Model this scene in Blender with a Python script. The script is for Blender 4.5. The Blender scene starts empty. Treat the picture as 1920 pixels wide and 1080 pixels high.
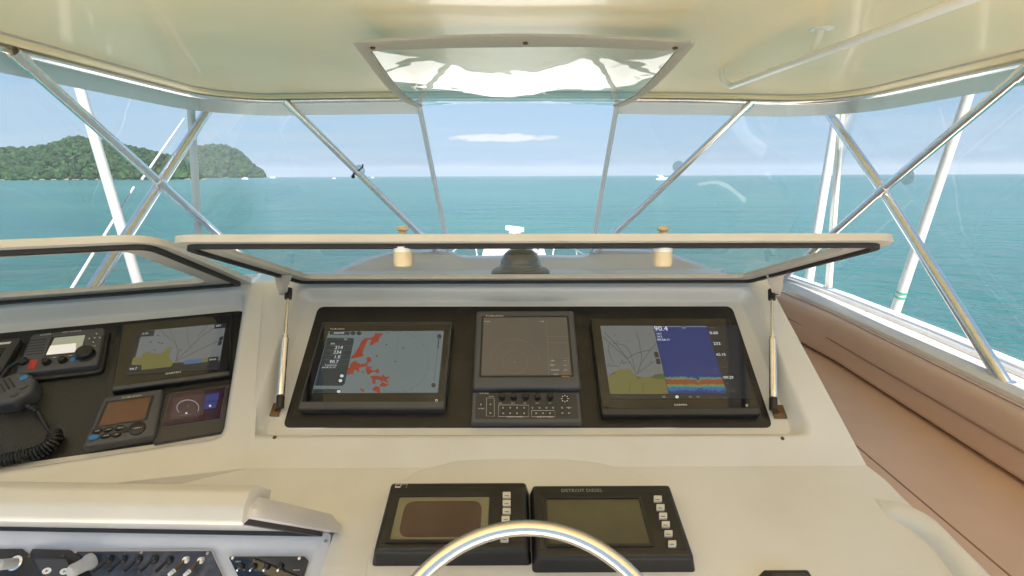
import bpy, bmesh, math, random
from mathutils import Vector as V, Matrix, noise as mnoise

# ------------------------------------------------------------------ camera, sky, sun, exposure
sc = bpy.context.scene
PITCH, ROLL, FPX = math.radians(12.37), math.radians(.24), 960.0
CF = V((0, math.cos(PITCH), -math.sin(PITCH)))
_U0 = V((0, math.sin(PITCH), math.cos(PITCH))); _R0 = V((1, 0, 0))
CR = _R0*math.cos(ROLL) - _U0*math.sin(ROLL)
CU = _U0*math.cos(ROLL) + _R0*math.sin(ROLL)
cam = bpy.data.cameras.new('camera'); camo = bpy.data.objects.new('camera', cam)
sc.collection.objects.link(camo)
cam.sensor_width = 36; cam.lens = 18; cam.clip_start = .02; cam.clip_end = 200000
camo.matrix_world = Matrix(((CR.x, CU.x, -CF.x, 0), (CR.y, CU.y, -CF.y, 0), (CR.z, CU.z, -CF.z, 0), (0, 0, 0, 1)))
sc.camera = camo

SUN_EL, SUN_AZ = math.radians(55), math.radians(165)     # azimuth clockwise from the bow (+Y)
sund = V((math.sin(SUN_AZ)*math.cos(SUN_EL), math.cos(SUN_AZ)*math.cos(SUN_EL), math.sin(SUN_EL)))
sl = bpy.data.lights.new('sun', 'SUN'); sl.energy = 5.0; sl.angle = math.radians(.6); sl.color = (1, .93, .84)
so = bpy.data.objects.new('sun', sl); sc.collection.objects.link(so)
so.rotation_euler = sund.to_track_quat('Z', 'Y').to_euler(); so.location = (0, -5, 30)

w = bpy.data.worlds.new('World'); sc.world = w; w.use_nodes = True
nt = w.node_tree; N = nt.nodes; L = nt.links; N.clear()
def nd(t, **kw):
    n = N.new(t)
    for k, v in kw.items(): setattr(n, k, v)
    return n
def lk(a, b): L.new(a, b)
def mth(op, a, b=None, c=None):
    n = nd('ShaderNodeMath', operation=op)
    for i, v in enumerate((a, b, c)):
        if v is None: continue
        if hasattr(v, 'is_linked'): lk(v, n.inputs[i])
        else: n.inputs[i].default_value = v
    return n.outputs[0]
sky = nd('ShaderNodeTexSky', sky_type='NISHITA'); sky.sun_disc = False
sky.sun_elevation = SUN_EL; sky.sun_rotation = SUN_AZ; sky.altitude = 10; sky.air_density = 1.0; sky.dust_density = .2; sky.ozone_density = 2.0
geo = nd('ShaderNodeTexCoord'); sep = nd('ShaderNodeSeparateXYZ'); lk(geo.outputs['Generated'], sep.inputs[0])
X, Y, Z = sep.outputs
# thin streaky cloud: noise on the plane of a high cloud deck
zz = mth('MAXIMUM', mth('ADD', Z, .06), .03)
cx = mth('DIVIDE', X, zz); cy = mth('DIVIDE', Y, zz)
comb = nd('ShaderNodeCombineXYZ'); lk(mth('MULTIPLY', cx, .45), comb.inputs[0]); lk(cy, comb.inputs[1])
n1 = nd('ShaderNodeTexNoise'); lk(comb.outputs[0], n1.inputs['Vector'])
n1.inputs['Scale'].default_value = .55; n1.inputs['Detail'].default_value = 7; n1.inputs['Roughness'].default_value = .55; n1.inputs['Distortion'].default_value = .4
cov = mth('MULTIPLY', mth('SUBTRACT', n1.outputs[0], .44), 3.2)
cov = mth('MINIMUM', mth('MAXIMUM', cov, 0), 1)
lowband = mth('SUBTRACT', 1.0, mth('MINIMUM', mth('MULTIPLY', mth('ABSOLUTE', Z), 3.2), 1.0))
thin = mth('MULTIPLY_ADD', cov, .0, .55)
thin = mth('MINIMUM', 1.0, mth('ADD', thin, mth('MULTIPLY', mth('MULTIPLY', lowband, lowband), .45)))
# one lens shaped fair weather cloud low ahead
az = mth('ARCTAN2', X, Y)
comb2 = nd('ShaderNodeCombineXYZ'); lk(mth('MULTIPLY', az, 1.0), comb2.inputs[0]); lk(mth('MULTIPLY', Z, 3.0), comb2.inputs[1])
n2 = nd('ShaderNodeTexNoise'); lk(comb2.outputs[0], n2.inputs['Vector']); n2.inputs['Scale'].default_value = 34; n2.inputs['Detail'].default_value = 6; n2.inputs['Roughness'].default_value = .6
ex = mth('DIVIDE', mth('SUBTRACT', az, -.018), .115)
ez = mth('DIVIDE', mth('SUBTRACT', Z, .0695), .0085)
rr = mth('ADD', mth('MULTIPLY', ex, ex), mth('MULTIPLY', ez, ez))
lens = mth('SUBTRACT', mth('MULTIPLY', n2.outputs[0], 2.1), mth('ADD', rr, .12))
lens = mth('MINIMUM', mth('MAXIMUM', mth('MULTIPLY', lens, 1.6), 0), 1)
# low grey cumulus bank along the horizon
comb3 = nd('ShaderNodeCombineXYZ'); lk(mth('MULTIPLY', az, 3.0), comb3.inputs[0]); lk(mth('MULTIPLY', Z, 16.0), comb3.inputs[1])
n3 = nd('ShaderNodeTexNoise'); lk(comb3.outputs[0], n3.inputs['Vector']); n3.inputs['Scale'].default_value = 4.2; n3.inputs['Detail'].default_value = 6; n3.inputs['Roughness'].default_value = .58
bz = mth('DIVIDE', mth('SUBTRACT', Z, .024), .017)
bank = mth('SUBTRACT', mth('MULTIPLY', n3.outputs[0], 1.9), mth('ADD', mth('MULTIPLY', bz, bz), .55))
bank = mth('MINIMUM', mth('MAXIMUM', mth('MULTIPLY', bank, .8), 0), .5)
mx = nd('ShaderNodeMix', data_type='RGBA'); lk(thin, mx.inputs[0]); lk(sky.outputs[0], mx.inputs[6]); mx.inputs[7].default_value = (2.1, 3.4, 4.95, 1)
mxc = nd('ShaderNodeMix', data_type='RGBA'); lk(mth('MULTIPLY', cov, .55), mxc.inputs[0]); lk(mx.outputs[2], mxc.inputs[6]); mxc.inputs[7].default_value = (3.9, 4.5, 5.2, 1)
mx3 = nd('ShaderNodeMix', data_type='RGBA'); lk(bank, mx3.inputs[0]); lk(mxc.outputs[2], mx3.inputs[6]); mx3.inputs[7].default_value = (1.9, 2.9, 4.3, 1)
mx2 = nd('ShaderNodeMix', data_type='RGBA'); lk(mth('MULTIPLY', lens, .85), mx2.inputs[0]); lk(mx3.outputs[2], mx2.inputs[6]); mx2.inputs[7].default_value = (6.0, 6.2, 6.4, 1)
bg = nd('ShaderNodeBackground'); bg.inputs[1].default_value = .05; lk(mx2.outputs[2], bg.inputs[0])
wo = nd('ShaderNodeOutputWorld'); lk(bg.outputs[0], wo.inputs[0])

vs = sc.view_settings; vs.view_transform = 'Standard'; vs.look = 'None'; vs.gamma = 1; vs.exposure = 1.65; vs.use_curve_mapping = False
sc.cycles.use_denoising = True
sc.cycles.max_bounces = 12; sc.cycles.diffuse_bounces = 6; sc.cycles.glossy_bounces = 5; sc.cycles.transparent_max_bounces = 24
sc.cycles.sample_clamp_indirect = 6; sc.cycles.caustics_reflective = False; sc.cycles.caustics_refractive = False

# ------------------------------------------------------------------ helpers
rnd = random.Random(5)
def ray(px, py): return CF*FPX + CR*(px-960) + CU*(540-py)
def at(px, py, axis, val):
    d = ray(px, py); return d*(val/d[axis])
class Fr:
    """a flat working plane: origin, right, up-slope, outward normal (metres)"""
    def __init__(s, O, u, v):
        s.O = V(O); s.u = V(u).normalized(); s.v = V(v); s.v = (s.v - s.u*s.v.dot(s.u)).normalized(); s.n = s.u.cross(s.v).normalized()
    def p(s, a, b, c=0): return s.O + s.u*a + s.v*b + s.n*c
    def hit(s, px, py, c=0):
        d = ray(px, py); P = s.O + s.n*c
        return d*(P.dot(s.n)/d.dot(s.n))
    def uv(s, px, py, c=0):
        h = s.hit(px, py, c) - s.O; return h.dot(s.u), h.dot(s.v)
    def off(s, c): return Fr(s.p(0, 0, c), s.u, s.v)
col = sc.collection
def tag(o, label, cat, group=None):
    o['label'] = label; o['category'] = cat
    if group: o['group'] = group
    return o
def thing(name, base, label, cat, group=None):
    o = bpy.data.objects.new(name, None); col.objects.link(o); o.location = base; o.empty_display_size = .05
    return tag(o, label, cat, group)
def link(name, me, mat, parent=None, smooth=None):
    o = bpy.data.objects.new(name, me); col.objects.link(o)
    if mat is not None and not me.materials: me.materials.append(mat)
    if parent is not None:
        o.parent = parent
        if parent.type == 'EMPTY': o.location = -parent.location
    if smooth is not None:
        for p in me.polygons: p.use_smooth = True
        if smooth < 3: me.set_sharp_from_angle(angle=smooth)
    return o
def mesh(name, verts, faces, mat, parent=None, smooth=None):
    me = bpy.data.meshes.new(name); me.from_pydata([tuple(v) for v in verts], [], faces); me.update()
    return link(name, me, mat, parent, smooth)
def bm_obj(name, bm, mat, parent=None, smooth=None):
    me = bpy.data.meshes.new(name); bmesh.ops.recalc_face_normals(bm, faces=bm.faces[:]); bm.to_mesh(me); bm.free()
    return link(name, me, mat, parent, smooth)
SM = math.radians(40)
def rpoly(pts, r, n=5):
    """polygon (2D) with rounded corners; r a number or one per corner"""
    out = []; m = len(pts)
    for i in range(m):
        a, b, c = V(pts[i-1]), V(pts[i]), V(pts[(i+1) % m])
        ri = r[i] if isinstance(r, (list, tuple)) else r
        d1 = (a-b).normalized(); d2 = (c-b).normalized()
        ang = d1.angle(d2); t = min(ri/math.tan(ang/2), .48*(a-b).length, .48*(c-b).length)
        p0 = b + d1*t; p2 = b + d2*t
        for k in range(n+1):
            s = k/n; q = p0*(1-s)**2 + b*2*s*(1-s) + p2*s*s
            out.append((q.x, q.y))
    return out
def inset(pts, d):
    """offset a convex ccw/cw polygon inwards by d"""
    m = len(pts); P = [V(p) for p in pts]
    area = sum(P[i].x*P[(i+1) % m].y - P[(i+1) % m].x*P[i].y for i in range(m)); sg = 1 if area > 0 else -1
    dd = d if isinstance(d, (list, tuple)) else [d]*m
    lines = []
    for i in range(m):
        a, b = P[i], P[(i+1) % m]; e = (b-a).normalized(); nrm = V((-e.y, e.x))*sg
        lines.append((a + nrm*dd[i], e))
    out = []
    for i in range(m):
        p, e = lines[i-1]; q, g = lines[i]
        den = e.x*g.y - e.y*g.x
        t = ((q.x-p.x)*g.y - (q.y-p.y)*g.x)/den
        out.append((p.x+e.x*t, p.y+e.y*t))
    return out
def rect(u0, u1, v0, v1): return [(u0, v0), (u1, v0), (u1, v1), (u0, v1)]
def loft(bm, loops, closed=True, cap0=False, cap1=False):
    vl = [[bm.verts.new(p) for p in lp] for lp in loops]
    for a, b in zip(vl, vl[1:]):
        m = len(a)
        for i in range(m if closed else m-1):
            j = (i+1) % m; bm.faces.new((a[i], a[j], b[j], b[i]))
    if cap0: bm.faces.new(vl[0])
    if cap1: bm.faces.new(vl[-1])
    return vl
def slab(name, fr, pts, c0, c1, mat, parent=None, r=.006, bev=.002, n=4, taper=0, bot=True, nb=3):
    """rounded plate: outline on the plane, from height c0 to c1, top edge rounded by bev"""
    loops = []
    o = rpoly(inset(pts, -taper), r, n); loops.append([fr.p(a, b, c0) for a, b in o])
    for k in range(nb+1):
        t = k/nb*math.pi/2; ins = bev*(1-math.cos(t)); h = c1 - bev + bev*math.sin(t)
        loops.append([fr.p(a, b, h) for a, b in rpoly(inset(pts, ins), max(r-ins, .0004), n)])
    bm = bmesh.new(); loft(bm, loops, True, bot, True)
    return bm_obj(name, bm, mat, parent, SM)
def plate(name, fr, pts, c, mat, parent=None):
    return mesh(name, [fr.p(a, b, c) for a, b in pts], [list(range(len(pts)))], mat, parent)
def ppix(name, fr, pix, c, mat, parent=None):
    return mesh(name, [fr.hit(x, y, c) for x, y in pix], [list(range(len(pix)))], mat, parent)
def ring(name, fr, outer, inner, c0, c1, mat, parent=None):
    """flat frame between two loops of equal count with thickness"""
    bm = bmesh.new()
    lo = [[fr.p(a, b, c0) for a, b in outer], [fr.p(a, b, c1) for a, b in outer], [fr.p(a, b, c1) for a, b in inner], [fr.p(a, b, c0) for a, b in inner]]
    lo.append(lo[0]); vl = [[bm.verts.new(p) for p in lp] for lp in lo[:4]]; vl.append(vl[0])
    for a, b in zip(vl, vl[1:]):
        for i in range(len(a)):
            j = (i+1) % len(a); bm.faces.new((a[i], a[j], b[j], b[i]))
    return bm_obj(name, bm, mat, parent, math.radians(35))
def tube_bm(bm, pts, r, seg=14, caps=True):
    pts = [V(p) for p in pts]; m = len(pts); rad = r if isinstance(r, (list, tuple)) else [r]*m
    prev = None; loops = []
    for i in range(m):
        t = (pts[min(i+1, m-1)] - pts[max(i-1, 0)]).normalized()
        if prev is None:
            a = t.orthogonal().normalized()
        else:
            a = (prev - t*prev.dot(t)).normalized()
        prev = a; b = t.cross(a)
        loops.append([pts[i] + (a*math.cos(2*math.pi*k/seg) + b*math.sin(2*math.pi*k/seg))*rad[i] for k in range(seg)])
    loft(bm, loops, True, caps, caps)
def tube(name, pts, r, mat, parent=None, seg=14):
    bm = bmesh.new(); tube_bm(bm, pts, r, seg); return bm_obj(name, bm, mat, parent, SM)
def spline(pts, k=8):
    P = [V(p) for p in pts]; out = []
    for i in range(len(P)-1):
        p0, p1, p2, p3 = P[max(i-1, 0)], P[i], P[i+1], P[min(i+2, len(P)-1)]
        for j in range(k):
            t = j/k
            out.append(.5*((2*p1) + (p2-p0)*t + (2*p0-5*p1+4*p2-p3)*t*t + (3*p1-p0-3*p2+p3)*t**3))
    out.append(P[-1]); return out
def lathe(name, O, axis, prof, mat, parent=None, seg=24, sm=SM):
    ax = V(axis).normalized(); a = ax.orthogonal().normalized(); b = ax.cross(a); O = V(O)
    bm = bmesh.new()
    loops = [[O + ax*h + (a*math.cos(2*math.pi*k/seg) + b*math.sin(2*math.pi*k/seg))*max(r, 1e-5) for k in range(seg)] for r, h in prof]
    loft(bm, loops, True, True, True)
    return bm_obj(name, bm, mat, parent, sm)
def obox(name, O, ax, ay, az, sx, sy, sz, mat, parent=None, bev=.002):
    """bevelled box centred on O with axes and full sizes"""
    bm = bmesh.new(); bmesh.ops.create_cube(bm, size=1)
    ax, ay, az = V(ax).normalized(), V(ay).normalized(), V(az).normalized()
    for v in bm.verts:
        c = v.co.copy(); v.co = V(O) + ax*c.x*sx + ay*c.y*sy + az*c.z*sz
    if bev: bmesh.ops.bevel(bm, geom=bm.edges[:], offset=bev, segments=2, affect='EDGES', profile=.5)
    return bm_obj(name, bm, mat, parent, SM)
def text(name, fr, s, a, b, size, c, mat, parent=None, align='LEFT', sx=1.0, bold=0):
    cu = bpy.data.curves.new('lettering', 'FONT'); cu.body = s; cu.size = size; cu.align_x = align; cu.align_y = 'CENTER'; cu.resolution_u = 2; cu.offset = bold
    t = bpy.data.objects.new('lettering_source', cu); col.objects.link(t)
    bpy.context.view_layer.update()
    me = bpy.data.meshes.new_from_object(t.evaluated_get(bpy.context.evaluated_depsgraph_get()))
    bpy.data.objects.remove(t)
    M = Matrix(((fr.u.x, fr.v.x, fr.n.x, 0), (fr.u.y, fr.v.y, fr.n.y, 0), (fr.u.z, fr.v.z, fr.n.z, 0), (0, 0, 0, 1)))
    me.transform(Matrix.Diagonal((sx, 1, 1, 1))); me.transform(M); me.transform(Matrix.Translation(fr.p(a, b, c)))
    me.materials.clear()
    return link(name, me, mat, parent)
def tpix(fr, s, px, py, hpx, c, mat, parent, align='LEFT', sx=1.0, bold=0, name='lettering'):
    """lettering whose left-middle sits at a photo pixel on the plane, capital height hpx"""
    a, b = fr.uv(px, py, c); a2, b2 = fr.uv(px, py+hpx, c)
    size = abs(b-b2)*1.38
    return text(name, fr, s, a, b, size, c, mat, parent, align, sx, bold)

# ------------------------------------------------------------------ materials
def mat(name, base, rough=.5, metal=0, coat=0, spec=.5, noise=0, nscale=40, bump=0, bscale=60, emis=None, estr=1, stain=None, aniso=None, rvar=0):
    m = bpy.data.materials.new(name); m.use_nodes = True; T = m.node_tree; b = T.nodes['Principled BSDF']
    b.inputs['Base Color'].default_value = (*base, 1); b.inputs['Roughness'].default_value = rough; b.inputs['Metallic'].default_value = metal
    b.inputs['Coat Weight'].default_value = coat; b.inputs['Coat Roughness'].default_value = .06; b.inputs['Specular IOR Level'].default_value = spec
    tc = T.nodes.new('ShaderNodeTexCoord')
    def nz(scale, det=4, stretch=None):
        n = T.nodes.new('ShaderNodeTexNoise'); n.inputs['Scale'].default_value = scale; n.inputs['Detail'].default_value = det
        if stretch:
            mp = T.nodes.new('ShaderNodeMapping'); mp.inputs['Scale'].default_value = stretch; T.links.new(tc.outputs['Object'], mp.inputs[0]); T.links.new(mp.outputs[0], n.inputs['Vector'])
        else: T.links.new(tc.outputs['Object'], n.inputs['Vector'])
        return n
    cur = None
    if noise:
        n = nz(nscale); mr = T.nodes.new('ShaderNodeMapRange'); T.links.new(n.outputs[0], mr.inputs[0]); mr.inputs[1].default_value = .3; mr.inputs[2].default_value = .7
        mr.inputs[3].default_value = 1-noise; mr.inputs[4].default_value = 1+noise*.5
        mixn = T.nodes.new('ShaderNodeMix'); mixn.data_type = 'RGBA'; mixn.blend_type = 'MULTIPLY'; mixn.inputs[0].default_value = 1
        mixn.inputs[6].default_value = (*base, 1); T.links.new(mr.outputs[0], mixn.inputs[7]); cur = mixn.outputs[2]
    if stain:
        n = nz(stain[1], 6, stain[3] if len(stain) > 3 else None); cr = T.nodes.new('ShaderNodeMapRange'); T.links.new(n.outputs[0], cr.inputs[0]); cr.inputs[1].default_value = .52; cr.inputs[2].default_value = .78; cr.inputs[3].default_value = 0; cr.inputs[4].default_value = stain[2]
        mixs = T.nodes.new('ShaderNodeMix'); mixs.data_type = 'RGBA'; T.links.new(cr.outputs[0], mixs.inputs[0]); mixs.inputs[7].default_value = (*stain[0], 1)
        if cur: T.links.new(cur, mixs.inputs[6])
        else: mixs.inputs[6].default_value = (*base, 1)
        cur = mixs.outputs[2]
    if cur: T.links.new(cur, b.inputs['Base Color'])
    if rvar:
        n = nz(9, 5); mr = T.nodes.new('ShaderNodeMapRange'); T.links.new(n.outputs[0], mr.inputs[0]); mr.inputs[3].default_value = max(rough-rvar, .02); mr.inputs[4].default_value = rough+rvar; T.links.new(mr.outputs[0], b.inputs['Roughness'])
    if bump:
        n = nz(bscale, 5); bp = T.nodes.new('ShaderNodeBump'); bp.inputs['Strength'].default_value = bump; bp.inputs['Distance'].default_value = .01; T.links.new(n.outputs[0], bp.inputs['Height']); T.links.new(bp.outputs[0], b.inputs['Normal'])
        if coat: T.links.new(bp.outputs[0], b.inputs['Coat Normal'])
    if emis: b.inputs['Emission Color'].default_value = (*emis, 1); b.inputs['Emission Strength'].default_value = estr
    return m
def clear(name, tint, haze, hazecol=(.8, .82, .82), wav=.0, rough=.015, f0=.08, wscale=2.0, pw_=5):
    m = bpy.data.materials.new(name); m.use_nodes = True; T = m.node_tree; T.nodes.clear()
    o = T.nodes.new('ShaderNodeOutputMaterial'); tr = T.nodes.new('ShaderNodeBsdfTransparent'); tr.inputs[0].default_value = (*tint, 1)
    gl = T.nodes.new('ShaderNodeBsdfGlossy'); gl.inputs['Roughness'].default_value = rough; gl.inputs[0].default_value = (1, 1, 1, 1)
    df = T.nodes.new('ShaderNodeBsdfDiffuse'); df.inputs[0].default_value = (*hazecol, 1)
    tl = T.nodes.new('ShaderNodeBsdfTranslucent'); tl.inputs[0].default_value = (*hazecol, 1)
    ad = T.nodes.new('ShaderNodeMixShader'); ad.inputs[0].default_value = .5; T.links.new(df.outputs[0], ad.inputs[1]); T.links.new(tl.outputs[0], ad.inputs[2])
    lw = T.nodes.new('ShaderNodeLayerWeight'); lw.inputs[0].default_value = .5
    pw = T.nodes.new('ShaderNodeMath'); pw.operation = 'POWER'; pw.inputs[1].default_value = pw_; T.links.new(lw.outputs['Facing'], pw.inputs[0])
    ma = T.nodes.new('ShaderNodeMath'); ma.operation = 'MULTIPLY_ADD'; ma.inputs[1].default_value = 1-f0; ma.inputs[2].default_value = f0; T.links.new(pw.outputs[0], ma.inputs[0])
    tc = T.nodes.new('ShaderNodeTexCoord')
    hz = T.nodes.new('ShaderNodeTexNoise'); hz.inputs['Scale'].default_value = 3.5; hz.inputs['Detail'].default_value = 6; T.links.new(tc.outputs['Object'], hz.inputs['Vector'])
    hm = T.nodes.new('ShaderNodeMapRange'); T.links.new(hz.outputs[0], hm.inputs[0]); hm.inputs[1].default_value = .35; hm.inputs[2].default_value = .75; hm.inputs[3].default_value = haze*.5; hm.inputs[4].default_value = haze*1.7
    m1 = T.nodes.new('ShaderNodeMixShader'); T.links.new(hm.outputs[0], m1.inputs[0]); T.links.new(tr.outputs[0], m1.inputs[1]); T.links.new(ad.outputs[0], m1.inputs[2])
    m2 = T.nodes.new('ShaderNodeMixShader'); T.links.new(ma.outputs[0], m2.inputs[0]); T.links.new(m1.outputs[0], m2.inputs[1]); T.links.new(gl.outputs[0], m2.inputs[2])
    if wav:
        n = T.nodes.new('ShaderNodeTexNoise'); n.inputs['Scale'].default_value = wscale; n.inputs['Detail'].default_value = 1.5; T.links.new(tc.outputs['Object'], n.inputs['Vector'])
        bp = T.nodes.new('ShaderNodeBump'); bp.inputs['Strength'].default_value = wav; bp.inputs['Distance'].default_value = .05; T.links.new(n.outputs[0], bp.inputs['Height']); T.links.new(bp.outputs[0], gl.inputs['Normal'])
    T.links.new(m2.outputs[0], o.inputs[0])
    return m
M_gel = mat('gelcoat', (.71, .715, .715), .32, coat=.4, spec=.4, noise=.07, nscale=3, stain=((.56, .50, .40), 3.4, .36), bump=.02, bscale=14, rvar=.08)
M_gelw = mat('white_gelcoat', (.82, .81, .79), .3, coat=.3, noise=.05, nscale=4, stain=((.6, .55, .47), 3, .22))
M_lid = mat('aged_gelcoat_frame', (.57, .555, .52), .35, coat=.2, noise=.06, nscale=8)
M_roof = mat('hardtop_gelcoat', (.97, .81, .50), .28, coat=.32, spec=.25, noise=.04, nscale=1.5, bump=.035, bscale=3.0, stain=((.70, .55, .28), 1.3, .3))
M_gasket = mat('rubber_gasket', (.022, .022, .024), .55)
M_frit = mat('grey_inner_frame', (.52, .51, .50), .4, noise=.05)
M_steel = mat('polished_stainless', (.94, .92, .90), .2, metal=1, rvar=.06, noise=.06, nscale=30)
M_chrome = mat('chrome', (.80, .77, .73), .24, metal=1)
M_fabric = mat('white_acrylic_trim', (.72, .71, .69), .8, noise=.08, nscale=60, bump=.2, bscale=400)
M_valance = mat('grey_white_vinyl', (.86, .81, .76), .55, noise=.05, nscale=10)
M_white = mat('white_paint', (.84, .84, .83), .3, coat=.3, noise=.03)
M_pole = mat('white_pole_paint', (.62, .62, .62), .3, coat=.2, noise=.04)
M_black = mat('black_abs', (.017, .017, .018), .38, bump=.05, bscale=600, rvar=.06)
M_panel = mat('black_panel', (.016, .015, .014), .36, noise=.3, nscale=12, stain=((.06, .055, .05), 16, .35), rvar=.12)
M_grey = mat('dark_grey_plastic', (.045, .046, .05), .42, bump=.05, bscale=700)
M_mgrey = mat('slate_grey_plastic', (.085, .088, .098), .45, bump=.05, bscale=700)
M_bezel = mat('display_glass', (.006, .006, .006), .07, coat=.6)
M_print = mat('white_print', (.75, .75, .72), .5)
M_goldprint = mat('pale_print', (.75, .66, .45), .45)
M_key = mat('pale_rubber_key', (.62, .60, .55), .5)
M_tan = mat('tan_vinyl', (.70, .49, .365), .42, noise=.06, nscale=5, bump=.10, bscale=260, rvar=.06)
M_tan2 = mat('tan_vinyl_seam', (.33, .20, .13), .5)
M_bronze = mat('tarnished_bronze', (.16, .10, .05), .4, metal=.7)
M_cream = mat('cream_plastic', (.72, .60, .40), .4, noise=.06)
M_boot = mat('grey_rubber_boot', (.42, .42, .42), .6)
M_marble = mat('blue_black_laminate', (.05, .06, .085), .3, noise=.6, nscale=18, stain=((.22, .22, .24), 26, .5))
M_brass = mat('beige_trim', (.55, .47, .38), .4)
M_blue = mat('blue_key', (.03, .22, .55), .4)
M_red = mat('red_key', (.5, .04, .03), .4)
M_green = mat('green_mark', (.03, .35, .22), .4)
M_clear = clear('clear_vinyl', (.95, .96, .96), .024, wav=.2, f0=.05)
M_flap = clear('clear_vinyl_bent', (.86, .90, .88), .03, wav=.14, f0=.10, wscale=4.5)
M_glass = clear('lid_glass', (.88, .89, .89), .08, hazecol=(.7, .7, .68), wav=.02, f0=.04, pw_=11)
M_patch = clear('clear_patch', (.75, .85, .88), .35, f0=.08)
def translucent(m, fac, colr):
    T = m.node_tree; b = T.nodes['Principled BSDF']; o = T.nodes['Material Output']; t = T.nodes.new('ShaderNodeBsdfTranslucent'); t.inputs[0].default_value = (*colr, 1)
    x = T.nodes.new('ShaderNodeMixShader'); x.inputs[0].default_value = fac; T.links.new(b.outputs[0], x.inputs[1]); T.links.new(t.outputs[0], x.inputs[2]); T.links.new(x.outputs[0], o.inputs[0])
translucent(M_fabric, .5, (.90, .84, .78)); translucent(M_valance, .6, (.92, .85, .79))
def screen(name, c, s=.36): return mat(name, (.004, .004, .004), .12, emis=c, estr=s, coat=.3)

# carbon-look ribbed panel of the side console
def ribbed():
    m = mat('ribbed_black_panel', (.02, .02, .02), .33); T = m.node_tree; b = T.nodes['Principled BSDF']
    tc = T.nodes.new('ShaderNodeTexCoord'); wv = T.nodes.new('ShaderNodeTexWave'); wv.inputs['Scale'].default_value = 118; wv.bands_direction = 'DIAGONAL'
    mp = T.nodes.new('ShaderNodeMapping'); mp.inputs['Rotation'].default_value = (0, 0, 1.1); T.links.new(tc.outputs['Object'], mp.inputs[0]); T.links.new(mp.outputs[0], wv.inputs['Vector'])
    cr = T.nodes.new('ShaderNodeMix'); cr.data_type = 'RGBA'; cr.inputs[6].default_value = (.012, .012, .012, 1); cr.inputs[7].default_value = (.042, .042, .041, 1); T.links.new(wv.outputs['Fac'], cr.inputs[0]); T.links.new(cr.outputs[2], b.inputs['Base Color'])
    bp = T.nodes.new('ShaderNodeBump'); bp.inputs['Strength'].default_value = .15; bp.inputs['Distance'].default_value = .002; T.links.new(wv.outputs['Fac'], bp.inputs['Height']); T.links.new(bp.outputs[0], b.inputs['Normal'])
    return m
M_ribbed = ribbed()

# ------------------------------------------------------------------ sea, island
SEA = -5.6
def sea_mat():
    m = bpy.data.materials.new('sea_water'); m.use_nodes = True; T = m.node_tree; b = T.nodes['Principled BSDF']
    b.inputs['Roughness'].default_value = .16; b.inputs['IOR'].default_value = 1.33; b.inputs['Specular IOR Level'].default_value = .5
    tc = T.nodes.new('ShaderNodeTexCoord')
    def nz(scale, det, stretch, dist=.0):
        mp = T.nodes.new('ShaderNodeMapping'); mp.inputs['Scale'].default_value = stretch; mp.inputs['Rotation'].default_value = (0, 0, .12); T.links.new(tc.outputs['Object'], mp.inputs[0])
        n = T.nodes.new('ShaderNodeTexNoise'); n.inputs['Scale'].default_value = scale; n.inputs['Detail'].default_value = det; n.inputs['Distortion'].default_value = dist; n.inputs['Roughness'].default_value = .55
        T.links.new(mp.outputs[0], n.inputs['Vector']); return n.outputs[0]
    def add(a, b_, k):
        n = T.nodes.new('ShaderNodeMath'); n.operation = 'MULTIPLY_ADD'; T.links.new(b_, n.inputs[0]); n.inputs[1].default_value = k; T.links.new(a, n.inputs[2]); return n.outputs[0]
    big = nz(.16, 3, (.45, 1, 1)); mid = nz(.75, 4, (.55, 1, 1), .3); sm = nz(3.2, 3, (.6, 1, 1), .3)
    h = add(big, mid, .52); h = add(h, sm, .12)
    bp = T.nodes.new('ShaderNodeBump'); bp.inputs['Strength'].default_value = 1.0; bp.inputs['Distance'].default_value = 1.25; T.links.new(h, bp.inputs['Height']); T.links.new(bp.outputs[0], b.inputs['Normal'])
    patch = nz(.012, 4, (.5, 1, 1), .5)
    cr = T.nodes.new('ShaderNodeMix'); cr.data_type = 'RGBA'; cr.inputs[6].default_value = (.015, .078, .086, 1); cr.inputs[7].default_value = (.027, .116, .103, 1)
    mr = T.nodes.new('ShaderNodeMapRange'); T.links.new(patch, mr.inputs[0]); mr.inputs[1].default_value = .35; mr.inputs[2].default_value = .65; T.links.new(mr.outputs[0], cr.inputs[0]); T.links.new(cr.outputs[2], b.inputs['Base Color'])
    return m
S = 14000; HAZE = 1/26000
sea = mesh('sea', [(-S, -S, SEA), (S, -S, SEA), (S, S, SEA), (-S, S, SEA)], [(0, 1, 2, 3)], sea_mat()); sea['kind'] = 'structure'

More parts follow.
